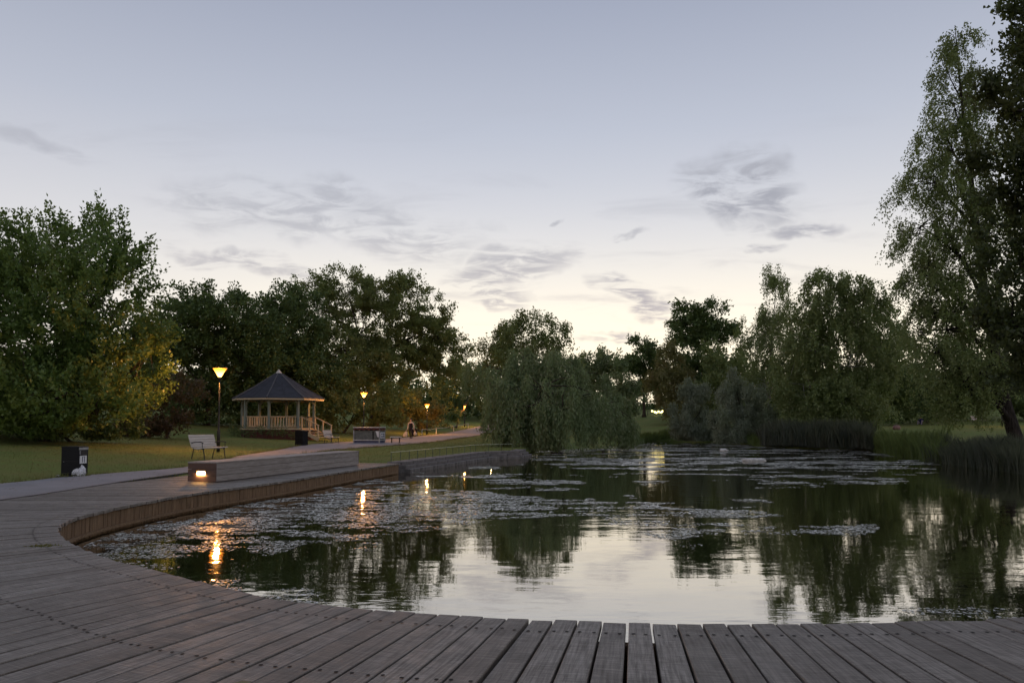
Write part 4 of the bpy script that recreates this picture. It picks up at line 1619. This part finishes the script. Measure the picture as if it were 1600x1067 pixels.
make_tree('dense_tree', 'dark bushy tree behind the gazebo roof', 'tree', (-23, 69),
          [L(430, 530, 48, 55, 69), L(465, 500, 36, 50, 70), L(450, 590, 70, 50, 69), L(400, 600, 55, 45, 68)],
          950, 44, (0.26, 0.17), 'broad', .8, 'leaf_dark', tr=.3, spread=.24, nbranch=90, group=TB)
d = 78
make_tree('oak_tree', 'tall round-crowned tree with sky showing through above the middle lamp', 'tree', (-14.5, 79),
          [L(500, 480, 45, 42, d), L(545, 455, 45, 34, d), L(598, 455, 42, 32, d), L(640, 480, 40, 40, d), L(570, 510, 70, 42, d), L(655, 530, 48, 36, d), L(700, 520, 34, 26, d, .7),
           L(530, 560, 80, 45, d - 3), L(605, 568, 62, 36, d + 1), L(690, 548, 38, 30, d + 2)],
          1650, 46, (0.25, 0.15), 'broad', .8, 'leaf_oak', tr=.5, spread=.2, nbranch=420, group=TB)
make_tree('understory_shrub', 'broad dull green shrub mass on the slope behind the middle lamp', 'shrub', (-16, 70),
          [L(560, 625, 80, 36, 70), L(500, 630, 60, 34, 70), L(608, 600, 32, 34, 75), L(590, 642, 36, 20, 69)], 520, 40, (0.25, 0.16), 'broad', .6, 'leaf_oak', tr=.14, spread=.2, nbranch=40, group=TB)
make_tree('understory_shrub', 'dark shrubs in shade seen through the gazebo posts', 'shrub', (-25, 68),
          [L(420, 645, 60, 28, 66), L(350, 635, 45, 34, 64), L(310, 640, 36, 34, 62)], 420, 40, (0.24, 0.16), 'broad', .5, 'leaf_dark', tr=.12, spread=.2, nbranch=30, group=TB)
make_tree('lamp_bush', 'rounded bush glowing orange behind the third lamp', 'shrub', (-10.6, 83.5),
          [L(650, 636, 30, 24, 83), L(632, 645, 24, 18, 83), L(668, 650, 22, 18, 83.5)], 220, 34, (0.24, 0.15), 'broad', .5, 'leaf_brown', tr=.1, spread=.16, nbranch=30, group=TB)
make_tree('understory_shrub', 'low dark shrub between the third lamp and the willow', 'shrub', (-7.0, 92),
          [L(702, 634, 16, 26, 92), L(694, 592, 26, 28, 96), L(745, 600, 30, 34, 112)], 300, 36, (0.30, 0.18), 'broad', .6, 'leaf_oak', tr=.12, spread=.22, nbranch=20, group=TB)
# willow over the quay end
d = 47
make_tree('weeping_willow', 'big weeping willow trailing down to the water at the quay end', 'tree', (3.0, 49.5),
          [L(785, 592, 26, 22, d), L(748, 572, 24, 14, d + 2, .6), L(815, 568, 46, 28, d), L(865, 565, 42, 26, d), L(915, 590, 36, 26, d), L(955, 622, 26, 20, d + 1), L(975, 655, 18, 14, d), L(790, 610, 46, 26, d - 3), L(850, 610, 50, 26, d - 3.5), L(905, 625, 40, 22, d - 3),
           L(830, 640, 50, 20, d - 4), L(880, 645, 46, 20, d - 4), L(950, 640, 26, 20, d - 1), L(800, 655, 22, 14, d - 4)],
          1750, 46, (0.20, 0.065), 'willow', 1.9, 'leaf_willow', tr=.45, zmin=WZ + .03, spread=.11, nbranch=130, group=TB)
make_tree('airy_tree', 'thin airy treetop standing above the willow', 'tree', (0.8, 62),
          [L(800, 515, 28, 30, 61), L(835, 510, 36, 28, 62), L(870, 520, 20, 22, 62), L(770, 545, 32, 24, 61), L(825, 550, 60, 24, 61)],
          360, 40, (0.22, 0.11), 'birch', 1.0, 'leaf_oak', tr=.25, spread=.2, nbranch=110, group=TB)
make_tree('round_tree', 'rounded mid-green tree just beyond the willow', 'tree', (9.2, 74),
          [L(930, 575, 26, 22, 74), L(955, 595, 26, 30, 73), L(970, 630, 24, 30, 72), L(905, 590, 24, 30, 75)], 420, 40, (0.25, 0.15), 'broad', .7, 'leaf_willow', tr=.2, spread=.2, nbranch=50, group=TB)
make_tree('dark_tree', 'small dark tree with gaps beside the low bright sky', 'tree', (20, 112),
          [L(1005, 555, 24, 22, 112), L(1000, 585, 26, 24, 112), L(1022, 580, 20, 30, 112)], 260, 40, (0.36, 0.24), 'broad', .9, 'leaf_dark', tr=.3, spread=.3, nbranch=60, group=TB)
make_tree('dark_tree', 'tall dark tree with a flat round head against the bright sky', 'tree', (25.8, 101),
          [L(1100, 500, 40, 20, 100), L(1075, 512, 26, 22, 100), L(1128, 512, 20, 16, 100), L(1095, 555, 38, 30, 100), L(1100, 600, 44, 34, 100)], 700, 42, (0.34, 0.22), 'broad', .9, 'leaf_dark', tr=.35, spread=.3, nbranch=80, group=TB)
make_tree('brownish_tree', 'olive-brown tree left of the tall dark-headed one', 'tree', (20.5, 92),
          [L(1055, 560, 24, 28, 92), L(1045, 605, 34, 40, 92), L(1068, 620, 30, 34, 90)], 340, 40, (0.30, 0.18), 'birch', .9, 'leaf_brown', tr=.22, spread=.22, nbranch=40, group=TB)
make_tree('brownish_tree', 'olive tree between the silver willows and the dark-headed tree', 'tree', (25.6, 91),
          [L(1128, 565, 22, 32, 91), L(1125, 615, 32, 40, 90), L(1150, 590, 24, 40, 92)], 340, 40, (0.30, 0.18), 'broad', .8, 'leaf_birch', tr=.22, spread=.22, nbranch=40, group=TB)
make_tree('silver_willow', 'rounded silver-grey willow bush on the far shore', 'tree', (17.0, 71),
          [L(1082, 615, 24, 26, 70), L(1070, 645, 28, 26, 69), L(1096, 650, 26, 30, 69.5), L(1078, 672, 30, 16, 69)], 520, 44, (0.22, 0.08), 'willow', 1.0, 'leaf_silver', tr=.16, zmin=WZ + .05, spread=.16, nbranch=40, group=TB)
make_tree('silver_willow', 'taller silver-green willow beside the dark reed bed', 'tree', (19.6, 62),
          [L(1150, 605, 26, 30, 61), L(1175, 625, 30, 40, 61), L(1140, 650, 24, 30, 60), L(1165, 668, 36, 18, 59)], 620, 44, (0.20, 0.075), 'willow', 1.1, 'leaf_silver', tr=.18, zmin=WZ + .05, spread=.15, nbranch=40, group=TB)
make_tree('slender_birch', 'slender birch with a narrow feathery top right of the low sky', 'tree', (24.8, 71.5),
          [L(1213, 435, 18, 26, 71), L(1212, 480, 24, 30, 71), L(1195, 530, 30, 36, 71), L(1222, 560, 32, 40, 71), L(1170, 510, 14, 24, 71, .6), L(1200, 610, 34, 44, 70)],
          640, 42, (0.19, 0.11), 'birch', 1.2, 'leaf_birch', 'birch_bark', tr=.2, spread=.16, nbranch=100, group=TB)
d = 58
make_tree('birch_clump', 'broad dense birch with pale stem behind the reed bed', 'tree', (27.4, 59.5),
          [L(1280, 445, 28, 24, d), L(1325, 445, 32, 26, d), L(1300, 490, 55, 36, d), L(1350, 490, 36, 40, d), L(1265, 545, 40, 50, d), L(1330, 555, 60, 50, d), L(1255, 615, 36, 50, d - 1), L(1310, 625, 60, 45, d - 1),
           L(1360, 600, 34, 50, d)],
          1600, 46, (0.20, 0.12), 'birch', 1.2, 'leaf_birch', 'birch_bark', tr=.22, spread=.14, nbranch=200, group=TB)
make_tree('dense_tree', 'dark tree in shade between the birch clump and the leaning birch', 'tree', (40, 82),
          [L(1380, 525, 30, 34, 80), L(1395, 570, 40, 44, 80), L(1375, 625, 36, 36, 80), L(1420, 620, 40, 34, 82)], 480, 42, (0.28, 0.19), 'broad', .9, 'leaf_dark', tr=.3, spread=.25, nbranch=60, group=TB)
make_tree('understory_shrub', 'dark thicket closing the lawn behind the leaning birch', 'shrub', (47, 84),
          [L(1440, 625, 40, 24, 86), L(1500, 622, 44, 26, 86), L(1560, 618, 44, 30, 84), L(1610, 615, 40, 34, 82), L(1660, 610, 50, 40, 82), L(1530, 590, 50, 30, 88), L(1600, 570, 50, 40, 88)],
          760, 36, (0.30, 0.20), 'broad', .8, 'leaf_dark', tr=.16, spread=.25, nbranch=40, group=TB)
# leaning birch at the right
d = 38
tk = [(PD(1592, 695, d)), PD(1566, 610, d), PD(1540, 470, d), PD(1521, 310, d), PD(1505, 180, d), PD(1492, 40, d)]
tb = tk[0]
tk[0] = Vector((tb.x, tb.y, H(tb.x, tb.y) - .1))
make_tree('leaning_birch', 'very tall birch leaning over the bank with open feathery crown', 'tree', (tk[0].x, tk[0].y),
          [L(1490, 62, 28, 26, d, .8), L(1475, 100, 22, 30, d, .8), L(1520, 95, 20, 36, d, .6), L(1488, 165, 36, 40, d, .8), L(1478, 225, 42, 44, d, .85), L(1520, 220, 36, 50, d, .7), L(1455, 290, 46, 44, d, .9), L(1500, 300, 42, 50, d, .7),
           L(1440, 365, 36, 40, d, .9), L(1485, 390, 50, 44, d, .8), L(1450, 430, 40, 40, d), L(1540, 360, 46, 60, d, .7), L(1470, 500, 56, 40, d), L(1530, 480, 50, 60, d), L(1465, 560, 50, 40, d - 1), L(1520, 580, 56, 44, d - 1),
           L(1496, 612, 46, 28, d - 1)],
          2150, 40, (0.115, 0.08), 'birch', .95, 'leaf_birch', 'dark_bark', trunk=tk, tr=.38, zmin=.25, spread=.085, nbranch=520, group=TB)
d = 19
tk = [PD(1740, 760, d), PD(1735, 600, d), PD(1720, 300, d), PD(1700, 20, d), PD(1690, -200, d)]
tk[0] = Vector((tk[0].x, tk[0].y, -.2))
make_tree('near_tree', 'near dark broad-leaved tree hanging into the picture at the edge of the frame', 'tree', (tk[0].x, tk[0].y),
          [L(1615, 30, 34, 36, d, .7), L(1615, 130, 36, 40, d, .6), L(1585, 185, 46, 50, d, .9), L(1590, 275, 56, 50, d), L(1630, 350, 60, 80, d), L(1595, 430, 44, 50, d), L(1582, 520, 44, 50, d), L(1640, 560, 70, 70, d), L(1700, 120, 90, 120, d),
           L(1720, 400, 100, 150, d), L(1700, -120, 100, 100, d)],
          1500, 40, (0.125, 0.085), 'shoot', .5, 'leaf_near', 'dark_bark', trunk=tk, tr=.3, zmin=.8, spread=.11, nbranch=160, group=TB)

# flower-bed plants round the gazebo
for k, (an, s_) in enumerate(((-80, .9), (-62, 1.0), (-48, .8), (-33, 1.05), (-19, .85), (-6, 1.0), (8, .8), (21, 1.0), (34, .75))):
    a_ = R(an + 4)
    x, y = gc.x + 3.15 * math.sin(a_), gc.y - 3.15 * math.cos(a_)
    z = H(x, y)
    Q, P0 = make_leaves([(np.array([x, y, z + .40 * s_]), np.array([.16, .16, .24]) * s_, 1)], 12, 12, (.11, .06), 'shoot', .30, z)
    nth = ('first', 'second', 'third', 'fourth', 'fifth', 'sixth', 'seventh', 'eighth', 'ninth')[k]
    t = tag(empty('bed_plant', (x, y, z)), 'low leafy plant at the gazebo skirt, %s from the lamp side' % nth, 'plant', 'plants at the foot of the gazebo')
    quad_mesh('foliage', Q - np.array([x, y, z]), 'leaf_dark', t)
    MB().tube([(0, 0, -.05), (.02, 0, .25 * s_), (.0, .02, .5 * s_)], .015, 5).build('stem', 'bark', t)

# ------------------------------------------------------------------ far wood closing the view (one mass)
lob = []
for k in range(120):
    x = -420 + k * 20 + random.uniform(-12, 12)
    if 955 < x < 1058:
        dd = random.uniform(150, 170)
        lob.append(L(x, 634 + random.uniform(-6, 6), 26, 20, dd, 1.3, 5))
        continue
    dd = random.uniform(118, 150)
    top = 600 + random.uniform(-18, 18)
    for j in range(3):
        lob.append(L(x + random.uniform(-14, 14), top + 27 * j, 26, 22, dd - j * 3, 1, 4))
Q, P0 = make_leaves(lob, 6000, 22, (0.70, 0.46), 'broad', 1.2, -1, .45)
g_ = hgt(Q[:, 0, 0], Q[:, 0, 1])
Q = Q[Q[:, :, 2].min(axis=1) > g_]
fw = quad_mesh('far_wood', Q, 'leaf_dark')
tag(fw, 'dark band of distant woodland behind the park trees', 'woodland', kind='stuff')


# ------------------------------------------------------------------ reeds, bank grass, lawn grass
def blades(xy, z, h0, h1, wd, lean, material, name, nseg=2):
    n_ = len(xy)
    hh_ = (h0 + (h1 - h0) * rng.random((n_, 1))) * (.62 + .7 * fbm(xy[:, :1] * .9, xy[:, 1:] * .9, 8, 3))
    a_ = rng.random((n_, 1)) * 6.283
    side = np.concatenate([np.cos(a_), np.sin(a_), np.zeros((n_, 1))], 1)
    b0 = np.concatenate([xy, z[:, None]], 1)
    a2 = rng.random((n_, 1)) * 6.283
    ln = np.concatenate([np.cos(a2), np.sin(a2), np.zeros((n_, 1))], 1) * lean * hh_ * rng.random((n_, 1))
    up = np.array([0, 0, 1.0])
    mid = b0 + up * hh_ * .55 + ln * .3
    tip = b0 + up * hh_ + ln
    w_ = wd * (.6 + .8 * rng.random((n_, 1)))
    if nseg == 1:
        Q_ = np.stack([b0 - side * w_ * .5, b0 + side * w_ * .5, tip], 1)
    else:
        Q_ = np.stack([b0 - side * w_ * .4, b0 + side * w_ * .4, mid + side * w_ * .5, tip, mid - side * w_ * .5], 1)
    return quad_mesh(name, Q_, material)


def band(px0, px1, n_, off0, off1):
    """points along the natural shore between two photo columns, off metres landward"""
    sp = [p_ for p_ in shore if px0 <= 800 + F * p_.x / p_.y <= px1]
    pa = np.array([(p_.x, p_.y) for p_ in sp])
    t = rng.random(n_) * (len(pa) - 1)
    i = t.astype(int)
    f_ = (t - i)[:, None]
    q_ = pa[i] * (1 - f_) + pa[np.minimum(i + 1, len(pa) - 1)] * f_
    rad_ = unit(q_)
    return q_ + rad_ * (off0 + (off1 - off0) * rng.random((n_, 1))) + rng.normal(size=q_.shape) * .08


xy = band(1188, 1368, 9000, -.5, 3.2)
z = np.maximum(hgt(xy[:, 0], xy[:, 1]), WZ - .05)
tag(blades(xy, z, 1.0, 1.75, .035, .45, 'reed', 'reed_bed'), 'dark blue-green reed bed along the far shore', 'reeds', kind='stuff')
xy = band(1362, 1480, 9000, -.3, 3.5)
z = np.maximum(hgt(xy[:, 0], xy[:, 1]), WZ - .05)
tag(blades(xy, z, .6, 1.25, .022, .5, 'bank_grass', 'tall_grass'), 'tall green grass on the bank beside the dark reeds', 'grass', kind='stuff')
xy = band(1440, 1700, 12000, -.4, 3.0)
z = np.maximum(hgt(xy[:, 0], xy[:, 1]), WZ - .05)
tag(blades(xy, z, .5, 1.0, .022, .5, 'reed', 'reed_fringe'), 'shaded reeds along the bank below the leaning birch', 'reeds', kind='stuff')
xy = band(960, 1190, 5000, -.2, 2.5)
z = np.maximum(hgt(xy[:, 0], xy[:, 1]), WZ - .05)
tag(blades(xy, z, .3, .8, .04, .5, 'bank_grass', 'shore_grass'), 'green waterside grass along the farthest shore', 'grass', kind='stuff')
# lawn
n_ = 150000
yy = 8 + 62 * rng.random(n_) ** 1.4
xx = -34 + 42 * rng.random(n_)
ok = ~inside(xx, yy, pond) & ~inside(xx, yy, deck_poly) & ~inside(xx, yy, pathL + pathR[::-1])
ok &= (dist_line(xx, yy, [(p_.x, p_.y) for p_ in line]) > .6) & (xx < 3.5) & (np.abs(xx / yy) < .80)
ok &= np.hypot(xx - gc.x, yy - gc.y) > 2.9
xx, yy = xx[ok], yy[ok]
tag(blades(np.stack([xx, yy], 1), hgt(xx, yy) - .01, .03, .085, .016, .9, 'lawn_blade', 'grass', 1), 'short grass of the lawn beside the path', 'grass', kind='stuff')

# ------------------------------------------------------------------ floating weed on the pond
n_ = 1500000
yy = 5 + 62 * rng.random(n_) ** 1.25
xx = -9 + 33 * rng.random(n_)
ok = inside(xx, yy, pond) & (np.abs(xx / yy) < .85) & ~inside(xx, yy, deck_poly)
xx, yy = xx[ok], yy[ok]
nz = fbm(xx * .55 + 3, yy * 1.1, 21, 5)
nf = fbm(xx * 2.2 + 9, yy * 4.5, 5, 3)
nst = fbm(xx * .22 + 31, yy * .85, 33, 4)
sm = lambda v, a_, b_: np.clip((v - a_) / (b_ - a_), 0, 1)
pxx = 800 + F * xx / yy
pyy = 663 + F * 1.65 / yy
# thick mat on the near left, broken streaks further out, open water in the middle foreground
wx_ = pxx + (fbm(xx * .9, yy * .9, 51, 3) - .5) * 120
wy_ = pyy + (fbm(xx * .8 + 7, yy * .8, 52, 3) - .5) * 34
mats_px = (([(110, 868), (200, 824), (400, 779), (560, 753), (660, 764), (800, 778), (940, 788), (960, 804), (800, 812), (690, 822), (560, 838), (450, 852), (390, 880), (345, 935), (250, 908), (150, 876)], .30),
           ([(330, 930), (400, 905), (500, 915), (480, 948), (400, 940)], .12), ([(485, 846), (590, 846), (580, 860), (490, 860)], .22),
           ([(860, 786), (1000, 783), (1160, 784), (1190, 800), (1120, 826), (1040, 832), (960, 818)], .20), ([(1130, 792), (1330, 800), (1400, 822), (1340, 848), (1180, 838)], .15),
           ([(1040, 838), (1170, 842), (1160, 866), (1060, 868)], .14), ([(880, 694), (1260, 694), (1420, 716), (1480, 742), (1300, 760), (1000, 748), (820, 712)], .16),
           ([(1440, 944), (1600, 936), (1600, 962), (1450, 962)], .26), ([(640, 742), (760, 726), (900, 740), (880, 764), (740, 764)], .12))
cov = np.full(len(xx), -.5)
for pl_, k in mats_px:
    cov = np.where(inside(wx_, wy_, pl_), np.maximum(cov, k), cov)
den = sm(nz * .6 + nst * .5 + cov, .70, .77) * sm(nf, .38, .56)
ok = rng.random(len(xx)) < den
xx, yy = xx[ok], yy[ok]
m_ = len(xx)
sz = (0.010 + 0.024 * rng.random(m_) ** 2) * np.clip(yy / 10, .8, 3.2)
a0 = rng.random(m_) * 6.283
V5 = np.zeros((m_, 5, 3))
tx, ty = rng.normal(size=m_) * .05, rng.normal(size=m_) * .05
zb = WZ + .004 + .006 * rng.random(m_)
asp = .35 + .5 * rng.random(m_)
for k in range(5):
    an = k * 2 * math.pi / 5
    lx_, ly_ = np.cos(an) * sz, np.sin(an) * sz * asp
    ox, oy = lx_ * np.cos(a0) - ly_ * np.sin(a0), lx_ * np.sin(a0) + ly_ * np.cos(a0)
    V5[:, k, 0] = xx + ox
    V5[:, k, 1] = yy + oy
    V5[:, k, 2] = np.maximum(zb + ox * tx + oy * ty, WZ + .001)
tag(quad_mesh('pondweed', V5, 'pondweed'), 'pale mats of floating pondweed on the water', 'pondweed', kind='stuff')

# two floating things
q = PZ(1178, 720, WZ)
o = MB().add([(.58 * math.cos(k * .5236) * (1 + .12 * math.sin(k * 2.1)), .34 * math.sin(k * .5236), .03 + .05 * math.cos(k * .5236 + 2.2)) for k in range(12)]
             + [(.40 * math.cos(k * .5236), .22 * math.sin(k * .5236), .10) for k in range(12)]
             + [(.5 * math.cos(k * .5236), .28 * math.sin(k * .5236), -.06) for k in range(12)],
             [tuple(range(12, 24))] + [(k, (k + 1) % 12, 12 + (k + 1) % 12, 12 + k) for k in range(12)] + [(24 + k, 24 + (k + 1) % 12, (k + 1) % 12, k) for k in range(12)]).build('floating_mat', 'white_paint', None, True)
o.location = (q.x, q.y, WZ + .02)
tag(o, 'pale oval mat floating alone on the dark water', 'floating mat')
q = PZ(1131, 705, WZ)
o = MB().lathe([(.05, -.24), (.12, -.2), (.13, .10), (.06, .2), (.045, .27)], n=10).build('floating_bottle', 'white_paint', None, True)
o.location = (q.x, q.y, WZ + .05)
o.rotation_euler = (R(90), 0, R(80))
tag(o, 'small bright white bottle floating near the far shore', 'bottle')

# tuft of weed between the deck boards
q = PZ(68, 853, 0)
nn = 160
xy = np.stack([q.x + rng.normal(size=nn) * .10, q.y + rng.normal(size=nn) * .035], 1)
o = blades(xy, np.full(nn, -.004), .006, .028, .014, 2.2, 'leaf_brown', 'weed_tuft', 2)
tag(o, 'small green tuft of weed lying on the deck boards near the bend', 'weeds')

# leaf litter on lawn, path edge and deck
nn = 2600
yy = 3 + 42 * rng.random(nn) ** 1.3
xx = -16 + 20 * rng.random(nn)
ok = ~inside(xx, yy, pond)
xx, yy = xx[ok], yy[ok]
zz = np.where(inside(xx, yy, deck_poly), .006, np.where(inside(xx, yy, pathL + pathR[::-1]), .045, hgt(xx, yy) + .05))
okd = (zz != .006) | (rng.random(len(xx)) < .10)
okd &= (zz > .0)
xx, yy, zz = xx[okd], yy[okd], zz[okd]
m_ = len(xx)
an = rng.random(m_) * 6.283
ln = (.022 + .03 * rng.random(m_))
dxx, dyy = np.cos(an) * ln, np.sin(an) * ln
Q = np.stack([np.stack([xx - dxx, yy - dyy, zz], 1), np.stack([xx - dyy * .5, yy + dxx * .5, zz + .008 * rng.random(m_)], 1), np.stack([xx + dxx, yy + dyy, zz + .006], 1), np.stack([xx + dyy * .5, yy - dxx * .5, zz + .008 * rng.random(m_)], 1)], 1)
tag(quad_mesh('leaf_litter', Q, 'litter'), 'scattered fallen leaves on the lawn and path', 'leaves', kind='stuff')
# stray reed leaves leaning over the water by the deck
q = PZ(1618, 912, WZ)
br = tag(empty('bent_reed', (q.x, q.y, WZ)), 'few pale reed leaves bent low over the water beside the deck', 'reed')
for (ex, ey, ez_) in ((-.22, .12, .10), (-.30, -.10, .03), (.05, .2, .34), (.12, .02, .42)):
    Vb = []
    for k in range(5):
        t = k / 4
        c_ = Vector((ex * t, ey * t, max(ez_ * t + .16 * math.sin(math.pi * t), -.01)))
        wv = Vector((-ey, ex, 0)).normalized() * .007 * (1 - t * .85)
        Vb += [c_ - wv, c_ + wv]
    MB().add(Vb, [(2 * k, 2 * k + 1, 2 * k + 3, 2 * k + 2) for k in range(4)]).build('blade', 'bank_grass', br)

# longer ragged grass where the mower misses: along the path edges and furniture feet
ex, ey = [], []
for pl_, off in ((pathL, -1), (pathR, 1)):
    for (x0, y0), (x1, y1) in zip(pl_[2:-4], pl_[3:-3]):
        if off > 0 and y1 < 26:
            continue
        k = int(math.hypot(x1 - x0, y1 - y0) * 90)
        t = rng.random(k)
        ex.append(x0 + (x1 - x0) * t + off * np.abs(rng.normal(size=k)) * .16 - off * .10)
        ey.append(y0 + (y1 - y0) * t)
for (x0, y0) in ((gp[0], gp[1]),):
    k = 260
    a_ = rng.random(k) * 6.283
    ex.append(x0 + np.cos(a_) * (.27 + .10 * rng.random(k)))
    ey.append(y0 + np.sin(a_) * (.25 + .10 * rng.random(k)))
ex, ey = np.concatenate(ex), np.concatenate(ey)
kp_ = fbm(ex * 1.3, ey * 1.3, 77, 3) > .42
ex, ey = ex[kp_], ey[kp_]
tag(blades(np.stack([ex, ey], 1), np.maximum(hgt(ex, ey), .0) - .02, .05, .17, .016, .9, 'lawn_blade', 'edge_grass', 1), 'ragged longer grass along the edges of the asphalt path', 'grass', kind='stuff')
